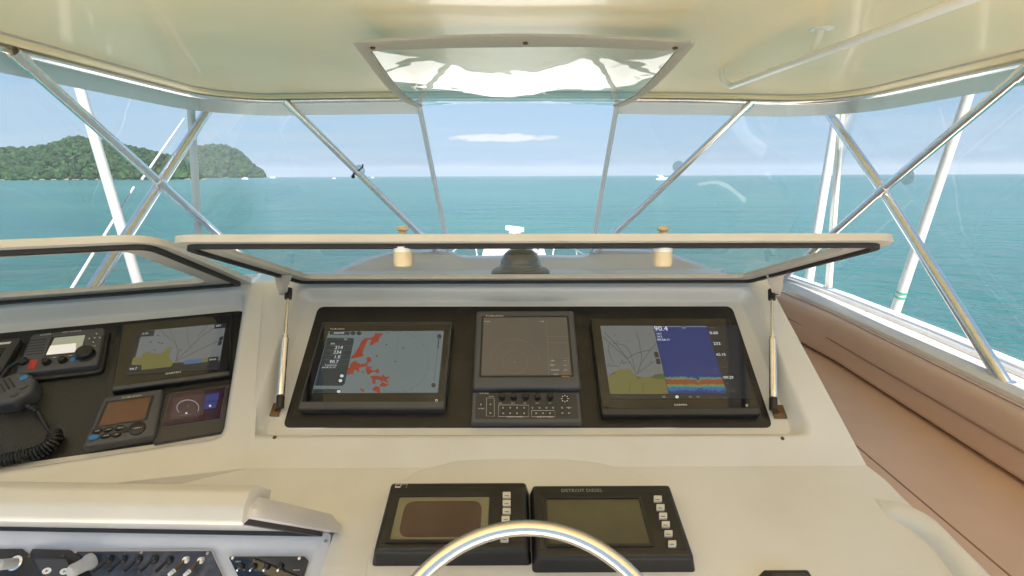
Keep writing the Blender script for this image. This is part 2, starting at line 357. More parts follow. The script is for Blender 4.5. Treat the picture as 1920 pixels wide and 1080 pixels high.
def interp(tab, x):
    if x <= tab[0][0]: return tab[0][1]
    for (a, b), (c, d) in zip(tab, tab[1:]):
        if x <= c: return b + (d-b)*(x-a)/(c-a)
    return tab[-1][1]
M_leaf = []
for i, c in enumerate([(.007, .024, .004), (.011, .036, .005), (.019, .050, .008), (.008, .029, .007)]):
    M_leaf.append(mat('foliage', c, .65, noise=.35, nscale=.12, spec=.2))
M_rock = mat('shore_rock', (.16, .125, .095), .8, noise=.4, nscale=.2)
M_hill = mat('hill_ground', (.028, .05, .016), .9, noise=.4, nscale=.05)
def headland(name, tab, D, depth, ntree, tr, seed):
    """a wooded headland: ridge heights read against the sky, given a distance D and a depth of ground behind its shore"""
    r = random.Random(seed); x0, x1 = tab[0][0], tab[-1][0]
    def ridge(px):
        d = ray(px, 330); s = D/d.y
        hz = 333.4 - (px/960)*4.0
        return d.x*s, max(hz - interp(tab, px), 0)/FPX*D
    def height(px, t):
        X, H = ridge(px)
        prof = math.sin(min(t*1.25, 1)*math.pi/2)**.8
        n = mnoise.fractal(V((px*.02, t*2.2, seed)), 1, 2, 4)*.16
        return X, max(H*(prof*(1+n*(1-t))) , 0) - 1
    nx, ny = 90, 14; vs_, fs = [], []
    for i in range(nx+1):
        px = x0 + (x1-x0)*i/nx
        for j in range(ny+1):
            t = j/ny; X, H = height(px, t); yy = D + depth*t
            vs_.append((X*(yy/D), yy, SEA + H*.93*(yy/D)))
    for i in range(nx):
        for j in range(ny):
            a = i*(ny+1)+j; fs.append((a, a+ny+1, a+ny+2, a+1))
    g = mesh(name+'_ground', vs_, fs, M_hill, None, 3.1); g['kind'] = 'structure'
    # rocky shore strip
    rv, rf = [], []
    for i in range(nx+1):
        px = x0 + (x1-x0)*i/nx; X, H = height(px, 0); b = 1 + 2.2*abs(mnoise.noise(V((px*.3, seed, 0))))*min(1, ridge(px)[1]/12)
        rv += [(X, D-3, SEA-1), (X, D-1, SEA+b*1.4), (X, D+12, SEA+b*2.2)]
    for i in range(nx):
        a = i*3; rf += [(a, a+3, a+4, a+1), (a+1, a+4, a+5, a+2)]
    k = mesh(name+'_shore', rv, rf, M_rock, None, 3.1); k['kind'] = 'structure'
    ico = bmesh.new(); bmesh.ops.create_icosphere(ico, subdivisions=2, radius=1); base = [v.co.copy() for v in ico.verts]; bf = [[v.index for v in f.verts] for f in ico.faces]; ico.free()
    vv, ff, mi = [], [], []
    for q in range(ntree):
        px = x0 + (x1-x0)*r.random(); t = r.random()**1.3
        X, H = height(px, t); R_ = ridge(px)[1]
        if R_ < 5: continue
        yy = D + depth*t; s = tr*(.42 + 1.15*r.random()**2)*min(1, .45+R_/60)
        c = V((X*(yy/D), yy, SEA + max(H*.93*(yy/D), 1) + s*.35)); o = len(vv); sd = V((r.random()*50, r.random()*50, q))
        sq = .75 + .5*r.random()
        for b in base:
            k_ = 1 + .42*mnoise.noise(b*1.7 + sd) + .22*mnoise.noise(b*4.2 + sd)
            vv.append(c + V((b.x*s*k_, b.y*s*k_, b.z*s*k_*sq)))
        ff += [[a+o for a in f] for f in bf]; mi += [r.choice((0, 0, 1, 1, 2, 3))]*len(bf)
    me = bpy.data.meshes.new(name+'_forest'); me.from_pydata(vv, [], ff)
    for m_ in M_leaf: me.materials.append(m_)
    me.polygons.foreach_set('material_index', mi); me.update()
    fo = link(name+'_forest', me, None, None); fo['kind'] = 'stuff'
    fo['label'] = 'dense green jungle canopy covering the %s headland' % name.replace('_', ' '); fo['category'] = 'forest'
headland('near', [(-420, 300), (-260, 284), (-120, 290), (0, 280), (60, 279), (100, 274), (130, 265), (158, 257), (185, 262), (230, 273), (300, 287), (335, 298), (362, 316), (385, 332)], 1300, 380, 4600, 7.6, 3)
headland('far', [(300, 312), (340, 290), (372, 280), (400, 275), (432, 277), (455, 289), (470, 304), (482, 318), (490, 322), (497, 330)], 3400, 420, 2000, 15, 8)

# ------------------------------------------------------------------ planes of the helm
TILT = math.radians(38)
PAN = Fr((0, 1.147, -.6), (1, 0, 0), (0, math.cos(TILT), math.sin(TILT)))       # main instrument panel
FACE = PAN.off(.04)                                                             # moulded face round it
_wr = at(460, 582, 2, -.373); _wl = at(0, 625, 2, -.373); _wb = at(415, 815, 2, -.6)
WP = Fr(_wr, _wr-_wl, _wr-_wb)                                                  # side panel
WF = WP.off(.04)
LOW = Fr((0, 1.035, -.637), (1, 0, 0), (0, 1, .27))                             # flat helm top

def line2(fa, fb):
    """direction and a point of the line where two planes meet"""
    d = fa.n.cross(fb.n).normalized(); c1, c2 = fa.n.dot(fa.O), fb.n.dot(fb.O)
    nn = fa.n.dot(fb.n); det = 1-nn*nn
    return fa.n*((c1-c2*nn)/det) + fb.n*((c2-c1*nn)/det), d
def meet3(a, b, c):
    p, d = line2(a, b); return p + d*((c.O-p).dot(c.n)/d.dot(c.n))

# ---- helm console
con = thing('helm_console', (.05, 1.0, -1.65), 'cream moulded helm console holding all the screens and the wheel', 'console')
RB = meet3(FACE, WF, LOW); pl, dl = line2(FACE, WF)
HZ = -.300
def on_z(p, d, z): return p + d*((z-p.z)/d.z)
RT = on_z(pl, dl, HZ)
def face_pt(fr, px, py): return fr.hit(px, py)
low_p, low_d = line2(FACE, LOW)
CR_R = face_pt(FACE, 1625, 872); CR_R = low_p + low_d*((CR_R-low_p).dot(low_d))
top_r = FACE.p(.745, (HZ-FACE.O.z)/FACE.v.z)
wl_p, wl_d = line2(WF, LOW)
if wl_d.x > 0: wl_d = -wl_d
WBL = WF.p(-.58, -.432)
wt = WF.p(-.68, (HZ-WF.O.z)/WF.v.z)
# recess loops
rim_m = [(-.624, .418), (.699, .412), (.706, -.046), (-.630, -.043)][::-1]
pan_m = [(-.563, .374), (.637, .369), (.634, -.004), (-.561, .001)][::-1]
rim_w = [(-.63, .052), (.018, .052), (-.036, -.415), (-.555, -.40)][::-1]
pan_w = [(-.61, .0), (.0, .0), (-.054, -.378), (-.535, -.36)][::-1]
def recess_loops(fr_face, rim, panel, depth, rr, rp, n=5):
    out = []
    for s, c in ((0, 0), (.25, -.0008), (.6, -.003), (1.0, -.009)):
        out.append([fr_face.p(a, b, c) for a, b in rpoly(inset(rim, s*.012), rr, n)])
    a0 = rpoly(inset(rim, .014), rr, n); a1 = rpoly(panel, rp, n)
    for s, c in ((.13, .55), (.27, .93), (.36, 1.0), (1, 1.0)):
        out.append([fr_face.p(a*(1-s)+e*s, b*(1-s)+g*s, -depth*c - .002*(c < .9)) for (a, b), (e, g) in zip(a0, a1)])
    return out
bm = bmesh.new()
def add_face_with_hole(bm, fr, outer, loops):
    ov = [bm.verts.new(p) for p in outer]; vl = loft(bm, loops)
    oe = [bm.edges.new((ov[i], ov[(i+1) % len(ov)])) for i in range(len(ov))]
    inner = vl[0]; ie = [bm.edges.get((inner[i], inner[(i+1) % len(inner)])) for i in range(len(inner))]
    bmesh.ops.triangle_fill(bm, use_beauty=True, use_dissolve=False, edges=oe+ie, normal=fr.n)
    return ov
add_face_with_hole(bm, FACE, [RB, CR_R, top_r, RT], recess_loops(FACE, rim_m, pan_m, .04, .03, .02))
add_face_with_hole(bm, WF, [RB, RT, wt, WBL], recess_loops(WF, rim_w, pan_w, .04, .03, .02))
def poly(bm, pts): bm.faces.new([bm.verts.new(p) for p in pts])
# flat helm top with a swept right edge
edge_px = [(1661, 900), (1690, 930), (1712, 951), (1752, 978), (1798, 1026), (1850, 1084), (1890, 1150)]
redge = [LOW.hit(*q) for q in edge_px]
lowfront = [V((redge[-1].x+.02, .60, LOW.p(0, (.60-1.035)/LOW.v.y).z)), V((-1.62, .60, LOW.p(0, (.60-1.035)/LOW.v.y).z))]
hole = [(-1.5, .60), (-.345, .60), (-.345, .878), (-1.5, .905)]
zl_ = lambda y: LOW.p(0, (y-1.035)/LOW.v.y).z
notch = [V((-.350, .60, zl_(.60))), V((-.350, .884, zl_(.884))), V((-1.62, .918, zl_(.918)))]
mid_ = V((.72, .60, zl_(.60)))
poly(bm, [RB, CR_R, notch[1]])
poly(bm, [notch[1], CR_R] + redge + [lowfront[0], notch[0]])
poly(bm, [notch[1], notch[2], RB]); poly(bm, [RB, WBL, WBL - V((0, 0, .3)), RB - V((0, 0, .3))]); poly(bm, [WBL, wt, wt - V((0, 0, .6)), WBL - V((0, 0, .6))])
poly(bm, [notch[0], notch[1], notch[1] - V((0, 0, .3)), notch[0] - V((0, 0, .3))])
poly(bm, [notch[1], notch[2], notch[2] - V((0, 0, .3)), notch[1] - V((0, 0, .3))])
# skirts: right side, front edge, deck behind the hinge
chain = [top_r, CR_R] + redge + [lowfront[0]]
DROP = -1.6
for a, b in zip(chain, chain[1:]):
    poly(bm, [a, b, V((b.x+.03, b.y-.01, DROP)), V((a.x+.03, a.y, DROP))])
poly(bm, [lowfront[0], notch[0], V((notch[0].x, .64, DROP)), V((lowfront[0].x, .64, DROP))])
poly(bm, [V((-.35, .66, -.86)), V((-1.62, .66, -.86)), V((-1.62, .68, DROP)), V((-.35, .68, DROP))])
bmesh.ops.remove_doubles(bm, verts=bm.verts[:], dist=.0008)
bmesh.ops.recalc_face_normals(bm, faces=bm.faces[:])
wl = bm.edges.layers.float.new('bevel_weight_edge')
P = {k: v for k, v in zip('abcd', (RB, CR_R, top_r, RT))}
for e in bm.edges:
    if len(e.link_faces) == 2 and e.calc_face_angle(0) > math.radians(12):
        m_ = (e.verts[0].co + e.verts[1].co)/2
        inrec = any(abs((v.co-fr.O).dot(fr.n)) < .042 and (v.co-fr.O).dot(fr.n) < -.0005 for v in e.verts for fr in (FACE,)) and m_.z > -.62 and False
        on = lambda v: (min(abs((v.co-fr.O).dot(fr.n)) for fr in (FACE, WF, LOW)) < .001)
        if on(e.verts[0]) and on(e.verts[1]) and e.calc_length() > .02: e[wl] = 1
body = bm_obj('body', bm, M_gel, con, math.radians(32))
bv = body.modifiers.new('rounding', 'BEVEL'); bv.limit_method = 'WEIGHT'; bv.width = .018; bv.segments = 4; bv.harden_normals = False
body.modifiers.new('even_normals', 'WEIGHTED_NORMAL').keep_sharp = True
# instrument panels
pm = mesh('instrument_panel', [PAN.p(a, b, .0005) for a, b in rpoly(pan_m, .02, 5)], [list(range(24))], M_panel, con)
pw_ = mesh('side_panel', [WP.p(a, b, .0005) for a, b in rpoly(pan_w, .02, 5)], [list(range(24))], M_ribbed, con)
for (px, py, fr) in ((515, 820, FACE), (1467, 822, FACE), (365, 828, LOW)):
    lathe('screw', fr.hit(px, py), fr.n, [(.0045, -.002), (.0045, .001), (.003, .0022)], M_bronze, con, 10)

# dash deck and front coaming
deck_z = lambda y: -.312 - max(0, y-1.47)*.15
cm = [(-1.56, 2.4), (-1.44, 2.65), (-1.28, 2.85), (-1.06, 3.0), (-.76, 3.15), (-.38, 3.22), (.07, 3.26), (.52, 3.22), (.9, 3.15), (1.2, 3.0), (1.42, 2.85), (1.60, 2.62)]
cml = [(p.x, p.y) for p in spline([(a, b, 0) for a, b in cm], 8)]
dash = thing('dash_deck', (.07, 2.0, -.6), 'pale grey dash deck ahead of the open instrument lid, with curved coaming', 'dash')
vv = [RT + V((0, .006, -.003)), V((top_r.x, top_r.y+.006, top_r.z-.003)), V((.80, 1.7, deck_z(1.7))), V((.98, 2.4, deck_z(2.4))), V((1.2, 2.76, deck_z(2.7)))]
vv = [V((wt.x, wt.y+.006, HZ-.003))] + vv
inn = [V((x*.965, y-.06, deck_z(y))) for x, y in cml if x < 1.2]
bm = bmesh.new(); poly(bm, vv + inn[::-1]); bmesh.ops.triangulate(bm, faces=bm.faces[:]); bm_obj('deck', bm, M_gelw, dash)
# hinge upstand (the recess lip that carries the lids)
def capz(x):
    t = min(max((abs(x-.07)-.36)/.14, 0), 1); t = t*t*(3-2*t)
    g = min(max((abs(x-.07)-.75)/.65, 0), 1); g = g*g*(3-2*g)
    return -.505 + .045*t - .155*g
loops = []
for i, (x, y) in enumerate(cml):
    a = V((x, y, 0)); b = V(cml[min(i+1, len(cml)-1)]+(0,)); c = V(cml[max(i-1, 0)]+(0,)); t = (b-c).normalized(); o = V((t.y, -t.x, 0)); o = -o if o.dot(V((.07, 1.5, 0))-a) > 0 else o
    z = capz(x)
    loops.append([a - o*.06 + V((0, 0, -1.2)), a - o*.06 + V((0, 0, z-.02)), a - o*.045 + V((0, 0, z)), a + o*.05 + V((0, 0, z)), a + o*.075 + V((0, 0, z-.02)), a + o*.11 + V((0, 0, -1.3))])
bm = bmesh.new(); loft(bm, loops, False); bm_obj('coaming', bm, M_gelw, dash, SM)
for i in range(6):
    px = (620, 700, 1130, 1230, 840, 1000)[i]; lathe('snap', at(px, 472 if 830 < px < 1100 else 478, 1, 3.05)*1.0, (0, 0, 1), [(.006, 0), (.005, .003)], M_bronze, dash, 8) if False else None

# compass
cp = FACE  # position on the deck ahead of the hinge
cpos = at(976, 508, 1, 1.78); cpos.z = deck_z(cpos.y) + .022
comp = thing('compass', cpos, 'black domed compass on round flange seen through the lid glass', 'compass')
lathe('flange', cpos, (0, 0, 1), [(.103, -.03), (.103, 0), (.103, .006), (.095, .014), (.078, .018)], M_mgrey, comp, 40)
M_domeg = mat('smoked_dome', (.012, .03, .035), .05, coat=1)
lathe('dome', cpos + V((0, 0, .016)), (0, 0, 1), [(.076, 0), (.076, .012)] + [(.072*math.cos(t*math.pi/20), .016+.062*math.sin(t*math.pi/20)) for t in range(0, 11)], M_domeg, comp, 40)

# ---- the open lids
M_lidset = (M_lid, M_gasket, M_frit, M_glass)
def lid(name, HL, HR, FL, FR, label, ins, rad=(.01, .01, .05, .05)):
    u = (HR-HL).normalized(); base = (HL+HR)/2
    fr = Fr(base, u, (FL+FR)/2-base)
    if fr.n.z < 0: fr.n = -fr.n                         # n points to the outside of the lid
    q = [((p-base).dot(fr.u), (p-base).dot(fr.v)) for p in (HL, HR, FR, FL)]
    nn = 8
    o0 = rpoly(q, list(rad), nn)
    q1 = inset(q, [ins[0]*1.2, ins[0], ins[0]*1.0, ins[0]]); o1 = rpoly(q1, [.02, .02, .045, .045], nn)
    q2 = inset(q1, .011); o2 = rpoly(q2, [.02, .02, .04, .04], nn)
    q3 = inset(q2, ins[1]); o3 = rpoly(q3, [.03, .03, .035, .035], nn)
    t = ring(name, fr, o0, o2, .003, .018, M_lid, con); t['label'] = label
    ring('gasket', fr, o1, o2, -.006, .004, M_gasket, t)
    ring('inner_frame', fr, o2, o3, .002, .014, M_frit, t)
    mesh('glass', [fr.p(a, b, .008) for a, b in o3], [list(range(len(o3)))], M_glass, t)
    return t, fr
HLm, HRm = V((-.621, 1.458, -.303)), V((.697, 1.456, -.305))
FLm, FRm = V((-.690, 1.003, -.1265)), V((.780, 1.003, -.1315))
lid1, LF = lid('instrument_lid', HLm, HRm, FLm, FRm, 'long open glass lid hinged above the main screens, raised on two gas struts', (.016, [.03, .035, .03, .035]))
# torn gasket end hanging at mid span
tube('loose_gasket_end', [LF.hit(1062, 459, -.004), LF.hit(1050, 460, -.006), LF.hit(1040, 463, -.012)], [.003, .003, .002], M_gasket, lid1, 6)
HRw = V((-.747, 1.447, -.305)); dw = V((-.92, -.392, 0)).normalized(); HLw = HRw + dw*.66
FRw = V((-.7145, 1.020, -.127)); FLw = FRw + dw*.62
lid2, LF2 = lid('instrument_lid', HLw, HRw, FLw, FRw, 'open glass lid over the side panel with the radio, cut off at left', (.016, [.03, .05, .03, .03]), rad=(.01, .012, .09, .01))
for px in (755, 1243):
    nm = 'left' if px < 900 else 'right'
    k = LF.hit(px, 463, 0)
    ax = -V((0, .12, 1)).normalized()
    t = lathe('lid_latch', k + ax*.0095, ax, [(.019, 0), (.0195, .02), (.017, .029), (.009, .0315)], M_cream, con, 20)
    lathe('latch_collar', k, ax, [(.0195, -.001), (.0195, .009), (.0185, .01)], M_white, t, 20)
    lathe('latch_knob', LF.p(*LF.uv(px, 448, .02), .021), -ax, [(.007, 0), (.007, .014), (.0125, .017), (.0125, .022), (.004, .026)], M_cream, t, 16)
# gas struts with brackets
for s, (tx, ty, bx, by) in (('left', (541, 549, 525, 762)), ('right', (1447, 551, 1450, 766))):
    top = at(tx, ty, 1, 1.375); bot = FACE.hit(bx, by, -.020)
    d = (top-bot).normalized(); Ln = (top-bot).length
    t = tube('gas_strut', [bot + d*.028, bot + d*Ln*.57], .0095, M_steel, con, 16)
    tube('end_cap', [bot + d*Ln*.565, bot + d*Ln*.60], .0075, M_chrome, t, 16)
    tube('rod', [bot + d*Ln*.59, top - d*.012], .0042, M_chrome, t, 12)
    for q in (bot + d*.01, top - d*.004):
        tube('ball_socket', [q - d*.014, q + d*.016], .0098, M_black, t, 12)
    sx = -1 if s == 'left' else 1
    tube('ball_stud', [bot, bot + V((sx*.016, 0, 0)) - PAN.n*.017], .006, M_bronze, t, 10)
    obox('lower_bracket', bot + V((sx*.020, 0, 0)) - PAN.n*.0175, (1, 0, 0), PAN.v, PAN.n, .032, .036, .004, M_bronze, t, .001)
    tube('upper_stud', [top, top + V((-sx*.0 + sx*.016, 0, .002))], .006, M_bronze, t, 10)
    # curved upper bracket from the lid down to the stud
    w0 = LF.p(*LF.uv(tx+8*(-sx)*-1, 516, 0), -.002); 
    pts = [w0, w0*.5 + (top+V((sx*.014, 0, .0)))*.5 + V((0, -.006, -.002)), top + V((sx*.014, -.002, -.006))]
    bm = bmesh.new(); lp = []
    for i, p in enumerate(pts):
        wd = (.026, .018, .011)[i]; lp.append([p + V((-wd, 0, 0)), p + V((wd*.8, 0, 0)), p + V((wd*.8, .004, .002)), p + V((-wd, .004, .002))])
    loft(bm, lp, True, True, True); bm_obj('upper_bracket', bm, M_valance, t, SM)

# ------------------------------------------------------------------ instruments on the main panel
S_chart = screen('radar_screen', (.105, .135, .140)); S_side = screen('data_strip', (.012, .022, .028)); S_red = screen('radar_echo', (.20, .028, .016))
S_ink = screen('screen_ink', (.015, .02, .022)); S_txt = screen('screen_text', (.52, .56, .56)); S_dim = screen('screen_dim_text', (.10, .11, .11))
def cropper(x0, y0, k): return lambda pts: [(x0+a*k, y0+b*k) for a, b in pts]
def uvrect(fr, x0, y0, x1, y1, c): 
    a = [fr.uv(x, y, c) for x, y in ((x0, y1), (x1, y1), (x1, y0), (x0, y0))]; return a
D1 = thing('multifunction_display', PAN.p(-.346, .168, 0), 'wide black radar display with red echoes on a grey green screen', 'display')
slab('housing', PAN, rect(-.527, -.166, .037, .301), .001, .026, M_grey, D1, .006, .004)
plate('front_glass', PAN, rpoly(rect(-.521, -.172, .058, .290), .003, 3), .0265, M_bezel, D1)
c = .0272
scr1 = plate('screen', PAN, rect(-.5015, -.1865, .0805, .2685), c, S_chart, D1)
k1 = cropper(560, 590, 300/1705)
ppix('data_panel', PAN, k1([(305, 245), (590, 250), (582, 300), (490, 735), (465, 758), (170, 755), (185, 700)]), c+.0003, S_side, scr1)
ppix('menu_bar', PAN, k1([(335, 178), (540, 180), (548, 197), (535, 215), (335, 213), (325, 200)]), c+.0003, S_side, scr1)
ppix('menu_bar', PAN, k1([(155, 793), (440, 793), (455, 815), (435, 840), (150, 838), (148, 815)]), c+.0003, S_side, scr1)
blobs = [[(815, 195), (850, 200), (895, 192), (893, 215), (862, 240), (850, 290), (815, 296), (785, 320), (755, 325), (765, 290), (780, 270), (765, 262), (735, 268), (722, 300), (705, 340), (690, 370), (680, 405), (692, 440), (655, 448), (625, 455), (600, 462), (560, 468), (565, 440), (590, 425), (605, 395), (640, 350), (655, 315), (680, 270), (715, 245), (745, 248), (775, 245), (805, 225)],
 [(575, 500), (610, 492), (625, 515), (665, 528), (715, 520), (728, 495), (722, 460), (745, 452), (775, 462), (768, 500), (740, 520), (725, 548), (690, 556), (655, 560), (640, 580), (652, 608), (625, 598), (600, 580), (585, 600), (585, 628), (550, 632), (522, 642), (512, 605), (525, 570), (545, 560), (550, 530)],
 [(725, 545), (765, 560), (780, 550), (770, 580), (795, 598), (825, 590), (845, 570), (860, 605), (845, 625), (815, 610), (780, 612), (740, 640), (720, 610), (715, 580)],
 [(770, 655), (815, 648), (850, 655), (880, 660), (905, 632), (912, 660), (940, 665), (972, 652), (960, 680), (930, 690), (970, 735), (930, 720), (905, 705), (880, 712), (860, 690), (815, 690), (818, 730), (790, 735), (780, 712), (790, 690), (765, 675)],
 [(650, 782), (690, 788), (702, 808), (688, 826), (662, 806)], [(785, 790), (830, 760), (862, 770), (865, 810), (875, 845), (850, 840), (820, 815), (790, 805)], [(860, 760), (890, 715), (930, 735), (960, 742), (925, 765), (885, 768)], [(740, 725), (757, 735), (748, 745)], [(668, 605), (700, 603), (690, 622)]]
for b in blobs: ppix('echo', PAN, k1(b), c+.0004, S_red, scr1)
def ringline(name, fr, cpx, rx, ry, c, m, parent, a0=0, a1=360, wpx=.8, n=60):
    vs_, fs = [], []
    for i in range(n+1):
        t = math.radians(a0 + (a1-a0)*i/n)
        for s in (-1, 1): vs_.append(fr.hit(cpx[0] + (rx+s*wpx/2)*math.cos(t), cpx[1] - (ry+s*wpx/2)*math.sin(t), c))
    for i in range(n): fs.append((2*i, 2*i+2, 2*i+3, 2*i+1))
    return mesh(name, vs_, fs, m, parent)
def pline(name, fr, pts, wpx, c, m, parent):
    vs_, fs = [], []
    for i, (x, y) in enumerate(pts):
        a = V(pts[max(i-1, 0)]); b = V(pts[min(i+1, len(pts)-1)]); t = (b-a).normalized(); nx = V((-t.y, t.x))*wpx/2
        vs_ += [fr.hit(x+nx.x, y+nx.y, c), fr.hit(x-nx.x, y-nx.y, c)]
    for i in range(len(pts)-1): fs.append((2*i, 2*i+2, 2*i+3, 2*i+1))
    return mesh(name, vs_, fs, m, parent)
S_ring = screen('range_ring', (.055, .075, .075))
for a0 in range(-115, 118, 12): ringline('range_ring', PAN, (743, 678), 60.5, 57, c+.0004, S_ring, scr1, a0, a0+8, .7, 6)
pline('heading_line', PAN, k1([(1060, 190), (1030, 500)]), .5, c+.0004, S_ring, scr1)
for x, y in ((1115, 353), (1030, 500), (935, 318), (830, 440)): ringline('target_mark', PAN, k1([(x, y)])[0], .8, .8, c+.0005, S_ink, scr1, n=8, wpx=1.4)
for x, y in ((1498, 231), (1437, 750)):
    q = k1([(x, y)])[0]; bm = bmesh.new(); bm.faces.new([bm.verts.new(PAN.hit(q[0]+4.2*math.cos(t), q[1]+4.2*math.sin(t), c+.0004)) for t in [i*.3307 for i in range(19)]]); bm_obj('zoom_key', bm, S_ink, scr1)
for x, y, rr_ in ((578, 197, 4.6), (643, 197, 4.6)):
    q = k1([(x, y)])[0]; bm = bmesh.new(); bm.faces.new([bm.verts.new(PAN.hit(q[0]+rr_*math.cos(t), q[1]+3.6*math.sin(t), c+.0004)) for t in [i*.3307 for i in range(19)]]); bm_obj('menu_key', bm, S_side, scr1)
pline('zoom_slider', PAN, k1([(1492, 262), (1483, 362)]), 2.2, c+.0004, S_ink, scr1)
pline('zoom_slider', PAN, k1([(1481, 375), (1442, 705)]), 1.2, c+.0004, S_ring, scr1)
for s, x, y, h in (('214', 385, 352, 6.2), ('234', 370, 402, 6.2), ('1.0', 375, 452, 6.2), ('90.7', 328, 503, 6.2), ('9 23.912 N', 280, 541, 3), ('84 09.151 W', 250, 564, 3), ('SPD', 340, 310, 3), ('RADAR', 375, 196, 3.6), ('TX', 480, 265, 3)):
    q = k1([(x, y)])[0]; tpix(PAN, s, q[0], q[1], h, c+.0006, S_txt, scr1)
for y in (330, 380, 430, 480, 525): q = k1([(300-(y-330)*.3, y), (565-(y-330)*.22, y)]); pline('divider', PAN, q, .5, c+.0005, S_dim, scr1)
for x, y in ((460, 652), (445, 703), (427, 818)): q = k1([(x, y)])[0]; ringline('switch_mark', PAN, q, 2.2, 1.6, c+.0006, S_txt, scr1, wpx=2.4, n=12)
tpix(PAN, 'FURUNO', 619, 617, 2.6, .0272, M_goldprint, D1, sx=1.5)
q = k1([(1468, 914)])[0]; ringline('power_mark', PAN, q, 1.9, 1.9, .0272, M_print, D1, wpx=.9, n=14)
plate('lower_trim', PAN, rpoly(rect(-.523, -.170, .0415, .0565), .002, 3), .0265, M_mgrey, D1)

# radar display with its keypad
D2 = thing('radar_display', PAN.p(.036, .2, 0), 'grey square radar display with dull brown screen above the knob keypad', 'display')
slab('housing', PAN, rect(-.1, .172, .088, .331), .001, .036, M_mgrey, D2, .008, .008, nb=4)
S_rad = mat('brown_grey_screen', (.085, .075, .065), .22, emis=(.012, .011, .01), estr=1, coat=.2)
plate('screen_surround', PAN, rpoly(rect(-.084, .156, .118, .311), .004, 3), .0364, M_black, D2)
scr2 = plate('screen', PAN, rect(-.079, .1505, .1235, .3055), .037, S_rad, D2)
S_l2 = mat('radar_grid', (.10, .09, .08), .3, emis=(.01, .01, .01)); S_t2 = screen('radar_text', (.36, .36, .34)); S_or = screen('radar_bar', (.20, .09, .02))
k2 = cropper(860, 560, 300/1246)
for l in ([(685, 168), (703, 610)], [(687, 296), (843, 298)], [(690, 341), (846, 343)], [(698, 462), (855, 464)]): pline('grid_line', PAN, k2(l), .5, .0374, S_l2, scr2)
ringline('range_ring', PAN, k2([(437, 495)])[0], 24, 22, .0374, S_l2, scr2, wpx=.35)
ringline('range_ring', PAN, k2([(437, 495)])[0], 47, 43, .0374, S_l2, scr2, 0, 180, wpx=.35)
for s, x, y, h in (('EBL', 720, 482, 2.6), ('1.4', 820, 482, 2.6), ('VRM 1', 708, 519, 2.6), ('8.9', 820, 519, 2.6), ('CURSOR', 715, 556, 2.6), ('1201', 815, 556, 2.6), ('GAIN', 738, 590, 2.4), ('24 NM', 200, 178, 2.4), ('H UP', 628, 178, 2.4), ('+', 428, 497, 4), ('.', 434, 378, 5)):
    q = k2([(x, y)])[0]; tpix(PAN, s, q[0], q[1], h, .0375, S_t2, scr2)
pline('gain_bar', PAN, k2([(800, 606), (862, 607)]), 2.6, .0374, S_or, scr2)
tpix(PAN, 'FURUNO', *k2([(212, 135)])[0], 2.8, .0375, M_goldprint, D2, sx=1.7, bold=.0)
D3 = thing('radar_keypad', PAN.p(.034, .043, 0), 'grey radar keypad with five black knobs under the square display', 'keypad')
slab('housing', PAN, rect(-.1, .168, .002, .0845), .001, .022, M_mgrey, D3, .004, .004)
plate('key_field', PAN, rpoly(rect(-.091, .160, .012, .079), .003, 3), .0224, M_grey, D3)
c = .0228
for cx_ in (337, 428, 521, 614, 710):
    q = PAN.hit(*k2([(cx_, 768)])[0], .024)
    kb = lathe('knob', q - PAN.n*.0015, PAN.n, [(.0085, 0), (.0082, .008), (.0072, .0145), (.006, .0155)], M_black, D3, 20)
q = k2([(827, 778)])[0]
lathe('cursor_pad', PAN.hit(*q, .0224), PAN.n, [(.0105, 0), (.0105, .002), (.009, .003)], M_black, D3, 24)
for i in range(8):
    t = i*math.pi/4; tip = (q[0]+8.2*math.cos(t), q[1]+7.6*math.sin(t)); b1 = (q[0]+5.2*math.cos(t+.25), q[1]+4.9*math.sin(t+.25)); b2 = (q[0]+5.2*math.cos(t-.25), q[1]+4.9*math.sin(t-.25))
    ppix('arrow_mark', PAN, [tip, b1, b2], .0258, M_print, D3)
def outline(fr, pts, w_, c, m, parent): pline('key_frame', fr, pts+[pts[0]], w_, c, m, parent)
outline(PAN, k2([(312, 827), (545, 829), (547, 920), (310, 918)]), .55, c, M_print, D3)
outline(PAN, k2([(567, 871), (748, 871), (751, 920), (568, 919)]), .55, c, M_print, D3)
outline(PAN, k2([(217, 774), (277, 774), (278, 916), (215, 914)]), .45, c, M_print, D3)
for x, y, wd in [(345, 849, 34), (402, 849, 34), (455, 849, 34), (510, 849, 30), (347, 892, 30), (401, 892, 30), (455, 892, 34), (510, 892, 34), (575, 849, 34), (630, 849, 26), (684, 849, 26), (735, 849, 26), (603, 892, 26), (657, 892, 26), (711, 892, 26), (804, 849, 26), (857, 849, 34), (808, 891, 26), (860, 891, 26), (247, 823, 30), (247, 890, 30), (173, 824, 34)]:
    a = uvrect(PAN, *k2([(x-wd/2, y-13)])[0], *k2([(x+wd/2, y+13)])[0], .0225)
    ke = slab('key', PAN, a, .022, .0245, M_black, D3, .0012, .0008, 2, nb=2)
    ringline('key_symbol', PAN, k2([(x, y)])[0], 1.5, 1.5, .0248, M_print, D3, wpx=.6, n=8)
for s, x, y, h in (('DISPLAY MODE', 378, 921, 2.6), ('CUSTOM MODE', 608, 921, 2.6), ('MENU', 838, 849, 2.2), ('FURUNO', 163, 737, 2.6), ('POWER', 152, 856, 2), ('RANGE', 235, 762, 1.8), ('RAIN', 408, 814, 1.8), ('SEA', 505, 814, 1.8), ('GAIN', 597, 814, 1.8), ('TILT', 700, 814, 1.8), ('BRILL', 312, 814, 1.8)):
    q = k2([(x, y)])[0]; tpix(PAN, s, q[0], q[1], h, .0249, M_print, D3, sx=1.1)

